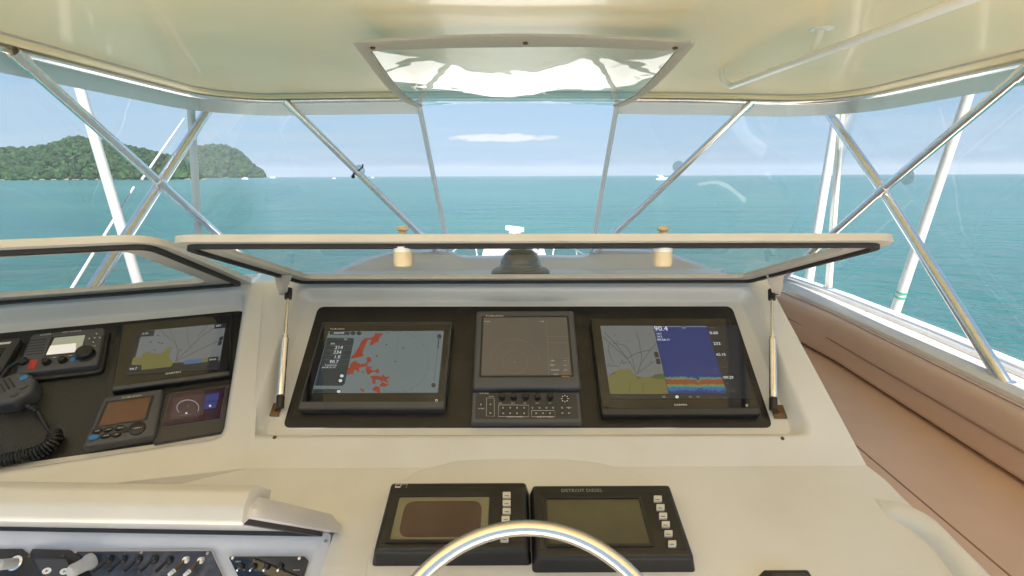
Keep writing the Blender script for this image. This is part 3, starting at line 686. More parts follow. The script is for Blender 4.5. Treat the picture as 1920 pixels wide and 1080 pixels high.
# right chartplotter / sounder
D4 = thing('chartplotter', PAN.p(.412, .165, 0), 'wide black display split between yellow chart and blue sounder picture', 'display')
slab('housing', PAN, rect(.218, .606, .020, .310), .001, .024, M_black, D4, .008, .003)
plate('front_glass', PAN, rpoly(rect(.2215, .6025, .038, .3065), .006, 4), .0245, M_bezel, D4)
plate('lower_trim', PAN, rpoly(rect(.222, .602, .023, .0355), .003, 3), .0245, M_grey, D4)
c = .0252; k4 = cropper(1100, 590, 330/1782)
S_sea = screen('chart_water', (.115, .125, .125)); S_land = screen('chart_land', (.115, .108, .035)); S_lgreen = screen('chart_shoal', (.05, .075, .022)); S_snd = screen('sounder_blue', (.010, .024, .115))
S_line = screen('chart_track', (.02, .025, .03)); S_bar = screen('status_bar', (.014, .015, .017)); S_white = screen('screen_white', (.62, .66, .68))
scr4 = ppix('screen', PAN, [(1125, 610), (1383, 610), (1411, 748), (1144, 748)], c, S_bar, D4)
ppix('chart_water', PAN, k4([(137, 112), (672, 112), (828, 804), (236, 804)]), c+.0003, S_sea, scr4)
ppix('chart_land', PAN, k4([(212, 628), (260, 600), (300, 570), (340, 548), (380, 556), (420, 540), (450, 560), (462, 585), (490, 605), (520, 628), (600, 635), (680, 618), (760, 628), (790, 632), (828, 804), (236, 804)]), c+.0005, S_land, scr4)
ppix('chart_shoal', PAN, k4([(212, 625), (250, 598), (280, 578), (302, 585), (290, 602), (240, 612)]), c+.0007, S_lgreen, scr4)
ppix('chart_shoal', PAN, k4([(500, 625), (560, 632), (520, 655)]), c+.0007, S_lgreen, scr4)
ppix('chart_shoal', PAN, k4([(650, 640), (690, 608), (740, 596), (785, 598), (795, 655), (720, 650)]), c+.0007, S_lgreen, scr4)
for l in ([(180, 180), (300, 300), (410, 440), (500, 590)], [(500, 170), (530, 260), (560, 440), (520, 590)], [(650, 350), (560, 480), (505, 595)], [(690, 470), (600, 530), (510, 600)], [(225, 300), (220, 360), (270, 490)], [(270, 285), (370, 305), (430, 350), (455, 420), (490, 560)], [(205, 517), (330, 518)], [(410, 440), (500, 390), (650, 355), (710, 280)], [(165, 220), (250, 300), (420, 450)], [(350, 470), (380, 500)], [(440, 690), (430, 780)], [(570, 690), (575, 790)]):
    pline('chart_track', PAN, k4([(a, b) for a, b in l]), .7, c+.0008, S_line, scr4)
for x, y in ((360, 460), (380, 490), (400, 485), (345, 490), (440, 480), (310, 272), (290, 205), (410, 265), (640, 195), (650, 480), (230, 495)): pline('chart_mark', PAN, k4([(x-7, y), (x+8, y-2)]), 1.0, c+.0008, S_line, scr4)
for x, y in ((703, 405), (720, 472)): ppix('zoom_key', PAN, k4([(x-22, y-27), (x+18, y-27), (x+30, y+27), (x-10, y+27)]), c+.001, S_bar, scr4)
ppix('sounder', PAN, k4([(676, 112), (1212, 112), (1420, 800), (832, 800)]), c+.0003, S_snd, scr4)
r4 = random.Random(4)
def band(top, bot, col_, h, jt, jb, seed):
    r_ = random.Random(seed); n = 46; T_, B_ = [], []
    for i in range(n+1):
        s = i/n; x = s
        def pos(y): xl = 676 + (y-112)*.2267; xr = 1212 + (y-112)*.302; return (xl + (xr-xl)*s, y)
        notch = 0
        if abs(s-.56) < .03: notch = 26
        T_.append(pos(top + r_.uniform(-jt, jt) + notch)); B_.append(pos(bot + r_.uniform(-jb, jb)))
    vs_ = [PAN.hit(*q, c+h) for q in k4(T_)] + [PAN.hit(*q, c+h) for q in k4(B_)]
    return mesh('sounder_band', vs_, [(i, i+1, n+2+i, n+1+i) for i in range(n)], screen('sounder_echo', col_), scr4)
band(632, 740, (.03, .17, .17), .0005, 12, 10, 1); band(644, 722, (.17, .15, .03), .0007, 8, 8, 2); band(655, 704, (.17, .045, .022), .0009, 6, 6, 3); band(738, 768, (.015, .09, .21), .0006, 4, 14, 6)
band(116, 124, (.16, .17, .2), .0007, 1, 1, 7)
for s, x, y, h in (('90.4', 683, 143, 9.0), ('14.7', 705, 195, 3.5), ('34.2', 712, 222, 3.5), ('09:26:11', 716, 254, 4.2), ('0.60', 1245, 185, 5.5), ('232', 1283, 293, 5.5), ('65.15', 1312, 404, 5.0), ('09:29', 1385, 637, 5.5), ('N 9 23.91', 1420, 755, 2.6), ('W 84 09.1', 1425, 778, 2.6), ('MOB', 288, 836, 2.6), ('Mark', 432, 850, 2.4), ('Info', 570, 850, 2.4), ('Gain', 1235, 845, 2.4), ('Menu', 1375, 845, 2.4), ('SPEED', 1250, 130, 2), ('DEPTH', 1370, 535, 2), ('TIME', 1400, 700, 2)):
    q = k4([(x, y)])[0]; tpix(PAN, s, q[0], q[1], h, c+.0012, S_white if h > 3 else S_dim, scr4)
for x in (780, 915, 1050, 1128): q = k4([(x, 832)])[0]; ringline('bar_icon', PAN, q, 2.2, 1.8, c+.0011, S_dim if x != 915 else S_white, scr4, wpx=2, n=10)
tpix(PAN, 'GARMIN', *k4([(885, 914)])[0], 3.4, .0252, M_print, D4, sx=1.25, bold=.0)
ringline('power_mark', PAN, k4([(1622, 918)])[0], 1.9, 1.9, .0252, M_print, D4, wpx=.8, n=12)

# ------------------------------------------------------------------ side panel
E = None
def uvr(a, b, c_, d): return [(a, c_), (b, c_), (b, d), (a, d)]
G1 = thing('chartplotter', WP.p(-.155, -.13, 0), 'small black display with yellow land chart above the round gauge screen', 'display')
slab('housing', WP, uvr(-.283, -.032, -.228, -.024), .001, .022, M_black, G1, .006, .004)
plate('front_glass', WP, rpoly(uvr(-.279, -.036, -.214, -.028), .004, 4), .0225, M_bezel, G1)
plate('lower_trim', WP, rpoly(uvr(-.279, -.036, -.225, -.2155), .002, 3), .0225, M_mgrey, G1)
k5 = cropper(0, 540, .25); c = .0232
scrg = ppix('screen', WP, k5([(1040, 325), (1700, 262), (1640, 610), (945, 655)]), c, S_bar, G1)
ppix('chart_water', WP, k5([(1065, 322), (1695, 265), (1650, 540), (1000, 580)]), c+.0003, S_sea, scrg)
ppix('chart_land', WP, k5([(1000, 520), (1060, 525), (1065, 500), (1125, 470), (1130, 490), (1200, 495), (1240, 470), (1260, 440), (1295, 440), (1270, 490), (1265, 520), (1305, 560), (1280, 592), (1060, 614), (1060, 575), (985, 578)]), c+.0006, S_land, scrg)
ppix('chart_land', WP, k5([(1520, 530), (1650, 515), (1648, 545), (1515, 560)]), c+.0006, S_land, scrg)
S_bl2 = screen('chart_shallow', (.05, .09, .17))
ppix('chart_shallow', WP, k5([(1380, 545), (1515, 528), (1520, 560), (1380, 575)]), c+.0005, S_bl2, scrg)
S_brn = screen('chart_route', (.09, .05, .045))
for l in ([(1320, 540), (1335, 470), (1310, 390), (1270, 310)], [(1310, 550), (1400, 470), (1500, 370), (1600, 300)], [(1420, 440), (1405, 370), (1400, 300)], [(1320, 550), (1480, 470), (1650, 390)], [(1300, 400), (1240, 350), (1200, 310)], [(1480, 360), (1560, 280)], [(1310, 400), (1340, 480), (1320, 550)]):
    pline('chart_track', WP, k5(l), .8, c+.0008, S_brn, scrg)
for x, y in ((1130, 405), (1190, 410), (1215, 415), (1160, 465), (1355, 465), (1185, 355)): pline('chart_mark', WP, k5([(x-9, y), (x+9, y-2)]), 1.2, c+.0008, S_line, scrg)
for a, b, x, y in ((60, 22, 1100, 340), (45, 20, 1655, 282), (50, 22, 1010, 600), (40, 30, 1600, 545), (14, 16, 1662, 378), (14, 16, 1652, 412)): ppix('data_box', WP, k5([(x-a, y-b+6), (x+a, y-b-2), (x+a-6, y+b-4), (x-a-6, y+b+4)]), c+.001, S_bar, scrg)
for s, x, y, h in (('0.70', 1068, 345, 3), ('231', 1620, 285, 3.4), ('94.7', 970, 610, 4.2), ('09:25', 1570, 540, 3)): q = k5([(x, y)])[0]; tpix(WP, s, q[0], q[1], h, c+.0013, S_txt, scrg)
tpix(WP, 'GARMIN', *k5([(1238, 644)])[0], 3.4, .0232, M_print, G1, sx=1.2)
ringline('power_mark', WP, k5([(1622, 601)])[0], 1.8, 1.8, .0232, M_print, G1, wpx=.7, n=12)
slab('mounting_plate', WP, uvr(-.300, -.010, -.238, -.012), .0006, .003, M_panel, G1, .004, .001)

F1 = thing('instrument_display', WP.p(-.245, -.305, 0), 'grey instrument with blank brown screen and oval keys on the side panel', 'display')
slab('housing', WP, [(-.318, -.366), (-.184, -.366), (-.176, -.242), (-.292, -.242)], .001, .026, M_mgrey, F1, .008, .006)
slab('screen_recess', WP, [(-.300, -.322), (-.201, -.322), (-.192, -.257), (-.287, -.257)], .025, .0264, M_black, F1, .003, .0005)
M_brownlcd = mat('brown_lcd', (.13, .052, .026), .18, coat=.4)
plate('screen', WP, [(-.293, -.3185), (-.2065, -.3185), (-.1985, -.2615), (-.2815, -.2615)], .0268, M_brownlcd, F1)
tpix(WP, 'FURUNO', 228, 746.5, 3.0, .0266, M_goldprint, F1, sx=1.6)
k6 = cropper(140, 700, 300/1920)
for i, (x, y, s) in enumerate(((270, 695, 'DISP'), (403, 677, 'WPT'), (535, 658, 'MENU'), (232, 775, ''), (370, 752, 'PAGE'), (503, 735, 'ESC'))):
    q = k6([(x, y)])[0]; o = WP.hit(*q, .0262)
    bm = bmesh.new(); loops = []
    for rr_, h in ((1, 0), (1, .003), (.85, .0042)):
        loops.append([o + WP.u*.0095*rr_*math.cos(t) + WP.v*.0065*rr_*math.sin(t) + WP.n*h for t in [j*math.pi/8 for j in range(16)]])
    loft(bm, loops, True, False, True); bm_obj('key', bm, M_blue if not s else M_black, F1, SM)
    if s: tpix(WP, s, q[0]-3.4, q[1], 2.2, .0306, M_print, F1)
q = k6([(752, 662)])[0]; lathe('cursor_key', WP.hit(*q, .0262), WP.n, [(.0165, 0), (.0165, .003), (.014, .0045)], M_black, F1, 24)
tpix(WP, '< DIM >', q[0]-9.5, q[1]+.5, 2.8, .031, M_print, F1)
q = k6([(605, 678)])[0]; lathe('round_key', WP.hit(*q, .0262), WP.n, [(.007, 0), (.007, .002), (.005, .0025)], M_black, F1, 14)

T1 = thing('gauge_display', WP.p(-.11, -.305, 0), 'small dark red touch screen with a white arc gauge and blue tiles', 'display')
slab('housing', WP, [(-.190, -.377), (-.048, -.377), (-.036, -.252), (-.176, -.252)], .001, .012, M_grey, T1, .004, .003)
k6b = k6
ppix('screen_edge', WP, k6([(1150, 238), (1822, 152), (1745, 552), (1035, 650)]), .0124, M_mgrey, T1)
S_mar = screen('maroon_screen', (.020, .005, .010)); S_mar2 = screen('maroon_field', (.042, .020, .022)); S_tile = screen('blue_tile', (.030, .034, .13)); S_arc = screen('gauge_arc', (.24, .21, .22))
st = ppix('screen', WP, k6([(1158, 243), (1812, 160), (1738, 544), (1044, 642)]), .0128, S_mar, T1)
ppix('gauge_field', WP, k6([(1185, 290), (1590, 242), (1540, 500), (1140, 560)]), .0132, S_mar2, st)
for pts in ([(1580, 252), (1738, 232), (1720, 325), (1562, 345)], [(1560, 350), (1715, 332), (1695, 415), (1545, 435)]): ppix('gauge_tile', WP, k6(pts), .0133, S_tile, st)
ringline('gauge_arc', WP, (140+1358*.15625, 700+412*.15625), 20.5, 14.5, .0136, S_arc, st, -28, 218, 1.7, 40)
tpix(WP, '0', 140+1345*.15625, 700+400*.15625, 5, .0136, S_dim, st)
pline('gauge_base', WP, k6([(1262, 508), (1400, 490)]), .8, .0136, S_dim, st)
ringline('tile_icon', WP, k6([(1625, 390)])[0], 1.3, 1.3, .0137, S_txt, st, wpx=2, n=8); ringline('gauge_icon', WP, k6([(1340, 477)])[0], 1.2, 1.0, .0137, S_txt, st, wpx=1.6, n=8)

R1 = thing('marine_radio', WP.p(-.39, -.09, 0), 'black fixed radio with lit grey screen, knobs and red key', 'radio')
slab('bezel', WP, uvr(-.476, -.309, -.162, -.030), .001, .012, M_black, R1, .016, .004)
slab('housing', WP, [(-.472, -.150), (-.316, -.150), (-.316, -.035), (-.462, -.035)], .011, .028, M_mgrey, R1, .010, .005)
k7 = cropper(0, 610, 240/997)
S_lcd = mat('grey_green_lcd', (.30, .32, .22), .25, emis=(.05, .055, .045)); S_lcd2 = mat('bright_lcd', (.6, .58, .54), .25, emis=(.16, .15, .14))
ppix('screen_surround', WP, k7([(400, 92), (672, 70), (632, 215), (345, 240)]), .0284, M_black, R1)
ls = ppix('screen', WP, k7([(425, 97), (665, 74), (628, 205), (360, 233)]), .0288, S_lcd, R1)
ppix('screen_field', WP, k7([(392, 158), (592, 138), (590, 208), (358, 230)]), .0291, S_lcd2, ls)
for i in range(6): y = 115+i*22; pline('speaker_slot', WP, k7([(238-i*9, y+5), (365-i*6, y-9)]), 1.6, .0285, M_black, R1)
def knob(fr, px, py, c_, r, h, m, parent, name='knob'):
    o = fr.hit(px, py, c_); return lathe(name, o, fr.n, [(r*1.12, 0), (r*1.1, h*.12), (r, h*.2), (r*.95, h*.85), (r*.8, h)], m, parent, 24)
knob(WP, *k7([(670, 228)])[0], .028, .0185, .018, M_black, R1)
for x, y in ((365, 290), (492, 275)): knob(WP, *k7([(x, y)])[0], .028, .0085, .012, M_black, R1)
def key(fr, pts, c0, h, m, parent, name='key'):
    a = [fr.uv(x, y, c0) for x, y in pts]; return slab(name, fr, a[::-1], c0, c0+h, m, parent, .0012, .0008, 2, nb=2)
key(WP, k7([(232, 275), (300, 268), (275, 340), (218, 343)]), .028, .002, M_red, R1)
q = k7([(570, 268)])[0]; lathe('blue_key', WP.hit(*q, .028), WP.n, [(.0055, 0), (.005, .0025)], M_blue, R1, 14)
for x, y in ((752, 65), (778, 95), (738, 97), (697, 103), (727, 130)): key(WP, k7([(x-14, y-9), (x+15, y-11), (x+12, y+9), (x-17, y+11)]), .028, .0022, M_mgrey, R1); ringline('key_symbol', WP, k7([(x, y)])[0], 1.2, .9, .0306, M_print, R1, wpx=.8, n=8)
for x, y in ((358, 258), (422, 251), (487, 244), (548, 238), (680, 170), (738, 162)): key(WP, k7([(x-20, y-6), (x+22, y-9), (x+20, y+5), (x-22, y+8)]), .028, .0016, M_mgrey, R1); pline('key_symbol', WP, k7([(x-12, y), (x+12, y-2)]), .7, .0299, M_print, R1)
tpix(WP, 'ICOM', *k7([(312, 76)])[0], 3.0, .0287, M_print, R1, sx=1.2); tpix(WP, 'VHF MARINE', *k7([(485, 55)])[0], 2.2, .0287, M_print, R1, sx=1.3)
# lead from the radio
tube('mic_lead', spline([WP.hit(*k7([(180, 290)])[0], .030), WP.hit(*k7([(130, 292)])[0], .038), WP.hit(*k7([(60, 340)])[0], .03), WP.hit(*k7([(0, 430)])[0], .02), WP.hit(*k7([(-40, 520)])[0], .015)], 6), .0042, M_black, R1, 8)
lathe('plug', WP.hit(*k7([(185, 290)])[0], .026), WP.n, [(.010, 0), (.010, .01), (.006, .014)], M_black, R1, 14)

# hand microphone, coil cord hanging over the panel
mc = WP.hit(33, 735, .02)
MIC = thing('hand_microphone', mc, 'black hand microphone with coiled cord clipped beside the radio', 'microphone')
MF = Fr(mc, WP.u*.86 + WP.v*.5, WP.v*.86 - WP.u*.5)
pts = [(-.040, -.026), (-.015, -.040), (.026, -.034), (.040, .0), (.028, .034), (-.010, .040), (-.042, .030), (-.05, 0)]
slab('housing', MF, pts, -.016, .024, M_mgrey, MIC, .018, .010, 5, nb=5)
for i in range(5): a = -.034+i*.0085; slab('grille_rib', MF, uvr(a, a+.0035, -.004, .030-abs(i-2)*.002), .0235, .0262, M_black, MIC, .001, .001, 2, nb=2)
for a, b, m_ in ((.0145, -.014, M_mgrey), (-.006, -.022, M_mgrey), (.024, .008, M_blue)): slab('key', MF, uvr(a-.0075, a+.0075, b-.0055, b+.0055), .0235, .0275, m_, MIC, .004, .0015, 3)
for i in range(3):
    q = k7([(225+i*26, 632+i*14)])[0]; lathe('strain_relief', WP.hit(*q, .025), WP.u*.8 - WP.v*.6, [(.006, -.004), (.0072, 0), (.006, .004)], M_black, MIC, 12)
path = spline([WP.hit(*q, h) for q, h in zip(k7([(210, 625), (290, 665), (335, 740), (375, 810), (420, 835)]), (.024, .024, .02, .017, .016))], 6)
tube('lead', path, .0042, M_black, MIC, 10)
coilp = spline([WP.hit(*q, h) for q, h in zip(k7([(420, 840), (430, 890), (380, 940), (300, 985), (200, 1015), (90, 1040), (-60, 1066)]), (.018, .02, .02, .018, .016, .014, .014))], 10)
cp_ = []; ntot = len(coilp)
tl_ = [0]
for a, b in zip(coilp, coilp[1:]): tl_.append(tl_[-1]+(b-a).length)
turns = 21; nn = turns*14
for i in range(nn+1):
    s = i/nn*tl_[-1]; j = max(k for k in range(ntot) if tl_[k] <= s+1e-9); j = min(j, ntot-2); f_ = (s-tl_[j])/max(tl_[j+1]-tl_[j], 1e-9)
    p_ = coilp[j].lerp(coilp[j+1], f_); t_ = (coilp[j+1]-coilp[j]).normalized(); b_ = WP.n.cross(t_).normalized(); an = 2*math.pi*turns*i/nn
    cp_.append(p_ + (WP.n*math.sin(an) + b_*math.cos(an))*.0115)
tube('coiled_cord', cp_, .0032, M_black, MIC, 7)
for q in k7([(640, 438), (608, 510), (570, 583), (525, 450)]): lathe('screw_hole', WP.hit(*q, .0006), WP.n, [(.003, 0), (.002, .0006)], M_black, con, 8)
# unit cut by the left picture edge
U1 = thing('instrument_display', WP.p(-.54, -.10, 0), 'dark grey unit at the left picture edge beside the radio', 'display')
slab('housing', WP, [(-.575, -.16), (-.507, -.16), (-.484, -.036), (-.59, -.036)], .001, .02, M_grey, U1, .005, .003)
plate('screen', WP, [(-.575, -.135), (-.520, -.135), (-.507, -.062), (-.58, -.062)], .0204, M_bezel, U1)
plate('white_stripe', WP, [(-.58, -.052), (-.502, -.052), (-.500, -.046), (-.58, -.046)], .0204, M_print, U1)

# ------------------------------------------------------------------ engine displays, wheel, pod
arcpx = [(722, 950), (748, 908), (790, 884), (850, 868), (915, 862), (985, 860), (1055, 863), (1120, 870), (1180, 884), (1225, 906), (1252, 935), (1330, 1085), (1330, 1130), (680, 1130), (690, 1050)]
apts = [LOW.uv(*q) for q in arcpx]
pod = slab('instrument_pod', LOW, apts[::-1], -.004, .007, M_gel, con, .02, .005, 4)
M_olive = mat('olive_lcd', (.085, .08, .045), .16, coat=.4, noise=.15, nscale=12); M_lcdedge = mat('pale_lcd_edge', (.20, .19, .12), .2, coat=.3); M_brlcd = mat('blotched_brown_lcd', (.085, .052, .036), .18, coat=.3, noise=.2, nscale=10)
def engine_display(px, label, keys, scrpx, worn):
    H = .040
    q = [LOW.uv(*p, H) for p in px]; x0 = (q[0][0]+q[3][0])/2; x1 = (q[1][0]+q[2][0])/2; y1 = (q[0][1]+q[1][1])/2 + .009; y0 = (q[2][1]+q[3][1])/2
    t = thing('engine_display', LOW.p((x0+x1)/2, (y0+y1)/2, 0), label, 'display', None)
    slab('housing', LOW, rect(x0, x1, y0-.012, y1), .003, H, M_black, t, .008, .009, taper=.006, nb=4)
    slab('face', LOW, rect(x0+.008, x1-.008, y0+.004, y1-.016), H-.004, H+.0012, M_panel, t, .004, .001)
    a = [LOW.uv(*p, H) for p in scrpx]; sx0 = (a[0][0]+a[3][0])/2; sx1 = (a[1][0]+a[2][0])/2; sy1 = (a[0][1]+a[1][1])/2; sy0 = (a[2][1]+a[3][1])/2
    fo = rpoly(rect(sx0-.007, sx1+.007, sy0-.006, sy1+.006), .004, 3); fi = rpoly(rect(sx0, sx1, sy0, sy1), .002, 3)
    ring('screen_bezel', LOW, fo, fi, H, H+.0045, M_black, t)
    s = plate('screen', LOW, fi, H+.0018, M_lcdedge if not worn else M_olive, t)
    if not worn: plate('dark_blotch', LOW, rpoly(rect(sx0+.014, sx1-.014, sy0+.006, sy1-.010), .022, 6), H+.0022, M_brlcd, s)
    for x, y in keys:
        ky = key(LOW, [(x-7.5, y-5), (x+7.5, y-5), (x+7.5, y+6), (x-7.5, y+6)], H+.001, .005, M_key, t)
        pline('key_legend', LOW, [(x-4, y-.5), (x+4, y-.5)], 1.3, H+.0063, M_black, t)
    return t, H
e1, H = engine_display([(735, 907), (988, 911), (991, 1029), (700, 1016)], 'black engine display left of the pair, with brown blotched screen', [(950, 930), (950, 945), (950, 960), (948, 975), (946, 1012)], [(752, 932), (918, 934), (914, 1015), (728, 1013)], False)
e2, H = engine_display([(1000, 910), (1258, 918), (1303, 1038), (1000, 1031)], 'black engine display right of the pair, with olive screen and worn lettering', [(1233, 937), (1238, 953), (1243, 969), (1248, 985), (1253, 1002), (1260, 1021)], [(1026, 935), (1197, 939), (1221, 1025), (1028, 1019)], True)
M_worn = mat('worn_print', (.32, .32, .31), .6)
tpix(LOW, 'DETROIT DIESEL', 1052, 920, 6, H+.0015, M_worn, e2, sx=1.05); tpix(LOW, 'ELECTRONIC CONTROLS', 1076, 1036, 6, H-.0005, M_worn, e2)
outline(LOW, [(743, 908), (752, 907.5), (749, 915), (740, 915.5)], .8, H+.0004, M_print, e1); outline(LOW, [(753, 907.5), (764, 907.5), (761, 915.5), (750, 915.5)], .8, H+.0004, M_print, e1)
pline('emblem_bar', LOW, [(741, 913.5), (750, 913)], 2.4, H+.0005, M_print, e1)

# steering wheel: tilted chrome ring, hub and three spokes below the frame
wt_ = at(986, 990, 1, .735); TH = math.radians(48); RW = .236
wd_ = V((0, -math.cos(TH), -math.sin(TH))); wc = wt_ + wd_*RW; wx = V((1, 0, 0)); wn = wx.cross(-wd_)
WH = thing('steering_wheel', wc + wn*-.1, 'polished chrome steering wheel rim rising in front of the engine displays', 'steering wheel')
bm = bmesh.new(); seg, sr = 96, 18; loops = []
for i in range(seg):
    t = 2*math.pi*i/seg; d = -wd_*math.cos(t) + wx*math.sin(t)
    loops.append([wc + d*RW + (d*math.cos(2*math.pi*k/sr) + wn*math.sin(2*math.pi*k/sr))*.0125 for k in range(sr)])
loops.append(loops[0]); vl = [[bm.verts.new(p) for p in lp] for lp in loops[:-1]]; vl.append(vl[0])
for a, b in zip(vl, vl[1:]):
    for k in range(sr): bm.faces.new((a[k], a[(k+1) % sr], b[(k+1) % sr], b[k]))
bm_obj('rim', bm, M_chrome, WH, 3.1)
for an in (90, 210, 330):
    t = math.radians(an+0); d = -wd_*math.cos(t+math.pi/2) + wx*math.sin(t+math.pi/2)
    tube('spoke', [wc + wn*-.03, wc + d*RW*.5 - wn*.02, wc + d*RW], [.010, .009, .008], M_chrome, WH, 12)
lathe('hub', wc - wn*.05, wn, [(.05, 0), (.055, .02), (.045, .04), (.02, .05)], M_black, WH, 28)
tube('shaft', [wc - wn*.05, wc - wn*.13], .02, M_steel, WH, 16)

# engine control head just showing at the lower edge
q = LOW.uv(1467, 1090, 0); CT = thing('control_head', LOW.p(q[0], q[1]-.03, 0), 'black control head peeking over the lower picture edge', 'control')
slab('housing', LOW, rect(q[0]-.041, q[0]+.041, q[1]-.10, q[1]+.004), .0, .030, M_black, CT, .006, .006, taper=.004)
slab('cover', LOW, rect(q[0]-.033, q[0]+.033, q[1]-.09, q[1]-.006), .029, .034, M_grey, CT, .008, .003)
# moulded fairing along the right edge
fo_px = [(1638, 934), (1680, 941), (1713, 952), (1754, 976), (1802, 1024), (1858, 1081), (1900, 1140)]
fi_px = [(1638, 935), (1662, 955), (1688, 968), (1724, 990), (1762, 1022), (1806, 1080), (1846, 1140)]
hh_ = (.0, .012, .020, .027, .031, .033, .033); L2 = []
st_o = spline([LOW.hit(*q, h) for q, h in zip(fo_px, hh_)], 6); st_i = spline([LOW.hit(*q, h*.55) for q, h in zip(fi_px, hh_)], 6); st_f = spline([LOW.hit(q[0]-14*min(1, h/.02), q[1]+6*min(1, h/.02), 0) - LOW.n*.001 for q, h in zip(fi_px, hh_)], 6)
bm = bmesh.new(); loft(bm, [[f_, f_.lerp(i_, .6) + LOW.n*(-.002), i_, i_.lerp(o_, .35) + LOW.n*.006*min(1, k_/8), i_.lerp(o_, .75) + LOW.n*.007*min(1, k_/8), o_, o_ + V((.006, 0, -.012)), o_ + V((.008, 0, -.08))] for k_, (f_, i_, o_) in enumerate(zip(st_f, st_i, st_o))], False); bm_obj('side_fairing', bm, M_gel, con, 3.1)

# ------------------------------------------------------------------ lower left switch box and its lid
SB = thing('switch_box', (-.7, .80, -.75), 'grey switch compartment at lower left with toggles and push buttons', 'switch box')
hr = LOW.hit(628, 1003); hz_ = hr.z
SWO = V((0, .862, hz_-.018)); SW = Fr(SWO, (1, 0, 0), (0, .72, .69))
M_box = mat('light_grey_gelcoat', (.60, .59, .60), .35, coat=.2, noise=.05, nscale=6)
bm = bmesh.new()
sw0 = [(-1.5, -.16), (-.352, -.16), (-.352, .022), (-1.5, .034)]
fl = rpoly(sw0, .012, 4); loops = [[SW.p(a, b, .012) for a, b in fl], [SW.p(a, b, .010) for a, b in rpoly(inset(sw0, .018), .012, 4)], [SW.p(a, b, .004) for a, b in rpoly(inset(sw0, .026), .012, 4)], [SW.p(a, b, .002) for a, b in rpoly(inset(sw0, .034), .012, 4)]]
loops = [[p_ - SW.n*.07 for p_ in loops[0]]] + loops
loft(bm, loops, True, False, True); bm_obj('frame', bm, M_box, SB, SM)
lathe('screw', SW.hit(611, 1015, .012), SW.n, [(.004, 0), (.003, .0015)], M_steel, SB, 10)
def swp(px, c=.002): return [SW.uv(x, y, c) for x, y in px]
def panelq(name, px, c0, c1, m, parent, r=.003): return slab(name, SW, swp(px, c1)[::-1], c0, c1, m, parent, r, .001, 3, nb=2)
pa = panelq('ignition_panel', [(-60, 1029), (40, 1029), (62, 1046), (92, 1110), (-60, 1110)], .0025, .006, M_black, SB)
q = SW.hit(30, 1056, .006); lathe('lock_collar', q, SW.n, [(.013, 0), (.013, .003), (.010, .004)], M_steel, SB, 18); lathe('lock_barrel', q, SW.n - SW.u*.25 - SW.v*.2, [(.0095, 0), (.0095, .028), (.006, .03)], M_boot, SB, 18)
pb = panelq('trim_panel', [(60, 1029), (128, 1031), (152, 1044), (185, 1112), (92, 1112), (52, 1044)], .0025, .009, M_black, SB)
pc = panelq('trim_switch_cover', [(62, 1047), (124, 1048), (150, 1112), (98, 1112)], .009, .022, M_grey, SB)
for x, y, m_ in ((88, 1070.5, M_red), (121, 1071.5, M_green)):
    o = SW.hit(x, y, .022); a = [o + SW.u*.0085*math.cos(t) + SW.v*.0055*math.sin(t) + SW.n*.0006 for t in [j*.3927 for j in range(16)]]; mesh('switch_mark', a, [list(range(16))], M_print, pc)
    a = [o + SW.u*.004*math.cos(t) + SW.v*.003*math.sin(t) + SW.n*.001 for t in (0, 2.1, 4.2)]; mesh('arrow_mark', a, [(0, 1, 2)], m_, pc)
for x, y in ((56, 1042), (119, 1042)): lathe('screw', SW.hit(x, y, .009), SW.n, [(.0032, 0), (.0025, .0015)], M_bronze, SB, 10)
pd = panelq('toggle_panel', [(137, 1034), (395, 1033), (432, 1112), (188, 1112)], .0025, .006, M_marble, SB)
pline('panel_trim', SW, [(137, 1033), (396, 1032), (434, 1112)], 2.2, .0066, M_brass, SB); pline('panel_trim', SW, [(137, 1033), (186, 1112)], 1.6, .0066, M_brass, SB)
for x, y in ((141, 1036), (265, 1036), (389, 1037)): lathe('screw', SW.hit(x, y, .006), SW.n, [(.003, 0), (.0022, .0012)], M_brass, SB, 8)
o = SW.hit(172, 1052, .006); dd = (SW.n*.8 - SW.u*.25 - SW.v*.55).normalized()
lathe('booted_switch', o, dd, [(.0155, 0), (.0155, .006), (.0125, .012), (.0115, .026), (.012, .034), (.009, .039)], M_boot, SB, 20)
for x, y, tip in ((205, 1049, 0), (232, 1049, 0), (260, 1049, 0), (290, 1049, 0), (318, 1050, 0), (350, 1050, 1), (378, 1051, 1)):
    o = SW.hit(x, y, .006); d = (SW.n*.62 - SW.u*.30 - SW.v*.72).normalized()
    tg = lathe('toggle_switch', o, SW.n, [(.0078, 0), (.0078, .003), (.0055, .006), (.0045, .008)], M_steel if tip else M_black, SB, 14)
    tube('lever', [o + SW.n*.005, o + d*.02, o + d*.030], [.0026, .0034, .0040], M_bronze if tip else M_black, tg, 10)
    if tip: tube('lever_tip', [o + d*.026, o + d*.037], [.0042, .0034], M_print, tg, 10)
pe = panelq('breaker_panel', [(427, 1043), (570, 1043), (578, 1052), (560, 1112), (462, 1112)], .0025, .006, M_bezel, SB)
for x, y in ((436, 1046), (561, 1047)): lathe('screw', SW.hit(x, y, .006), SW.n, [(.0032, 0), (.0025, .0013)], M_steel, SB, 10)
for x in (452, 476, 501, 527): 
    o = SW.hit(x, 1062, .006); bsw = lathe('breaker_switch', o, SW.n, [(.006, 0), (.006, .003), (.0035, .006)], M_black, SB, 12); tube('lever', [o, o + SW.n*.012 - SW.v*.008], .0018, M_steel, bsw, 8)
tpix(SW, 'STEREO', 441, 1053, 2.4, .0068, M_print, SB); tpix(SW, 'BAIT PUMP', 550, 1069, 2.0, .0068, M_dim if False else M_print, SB)
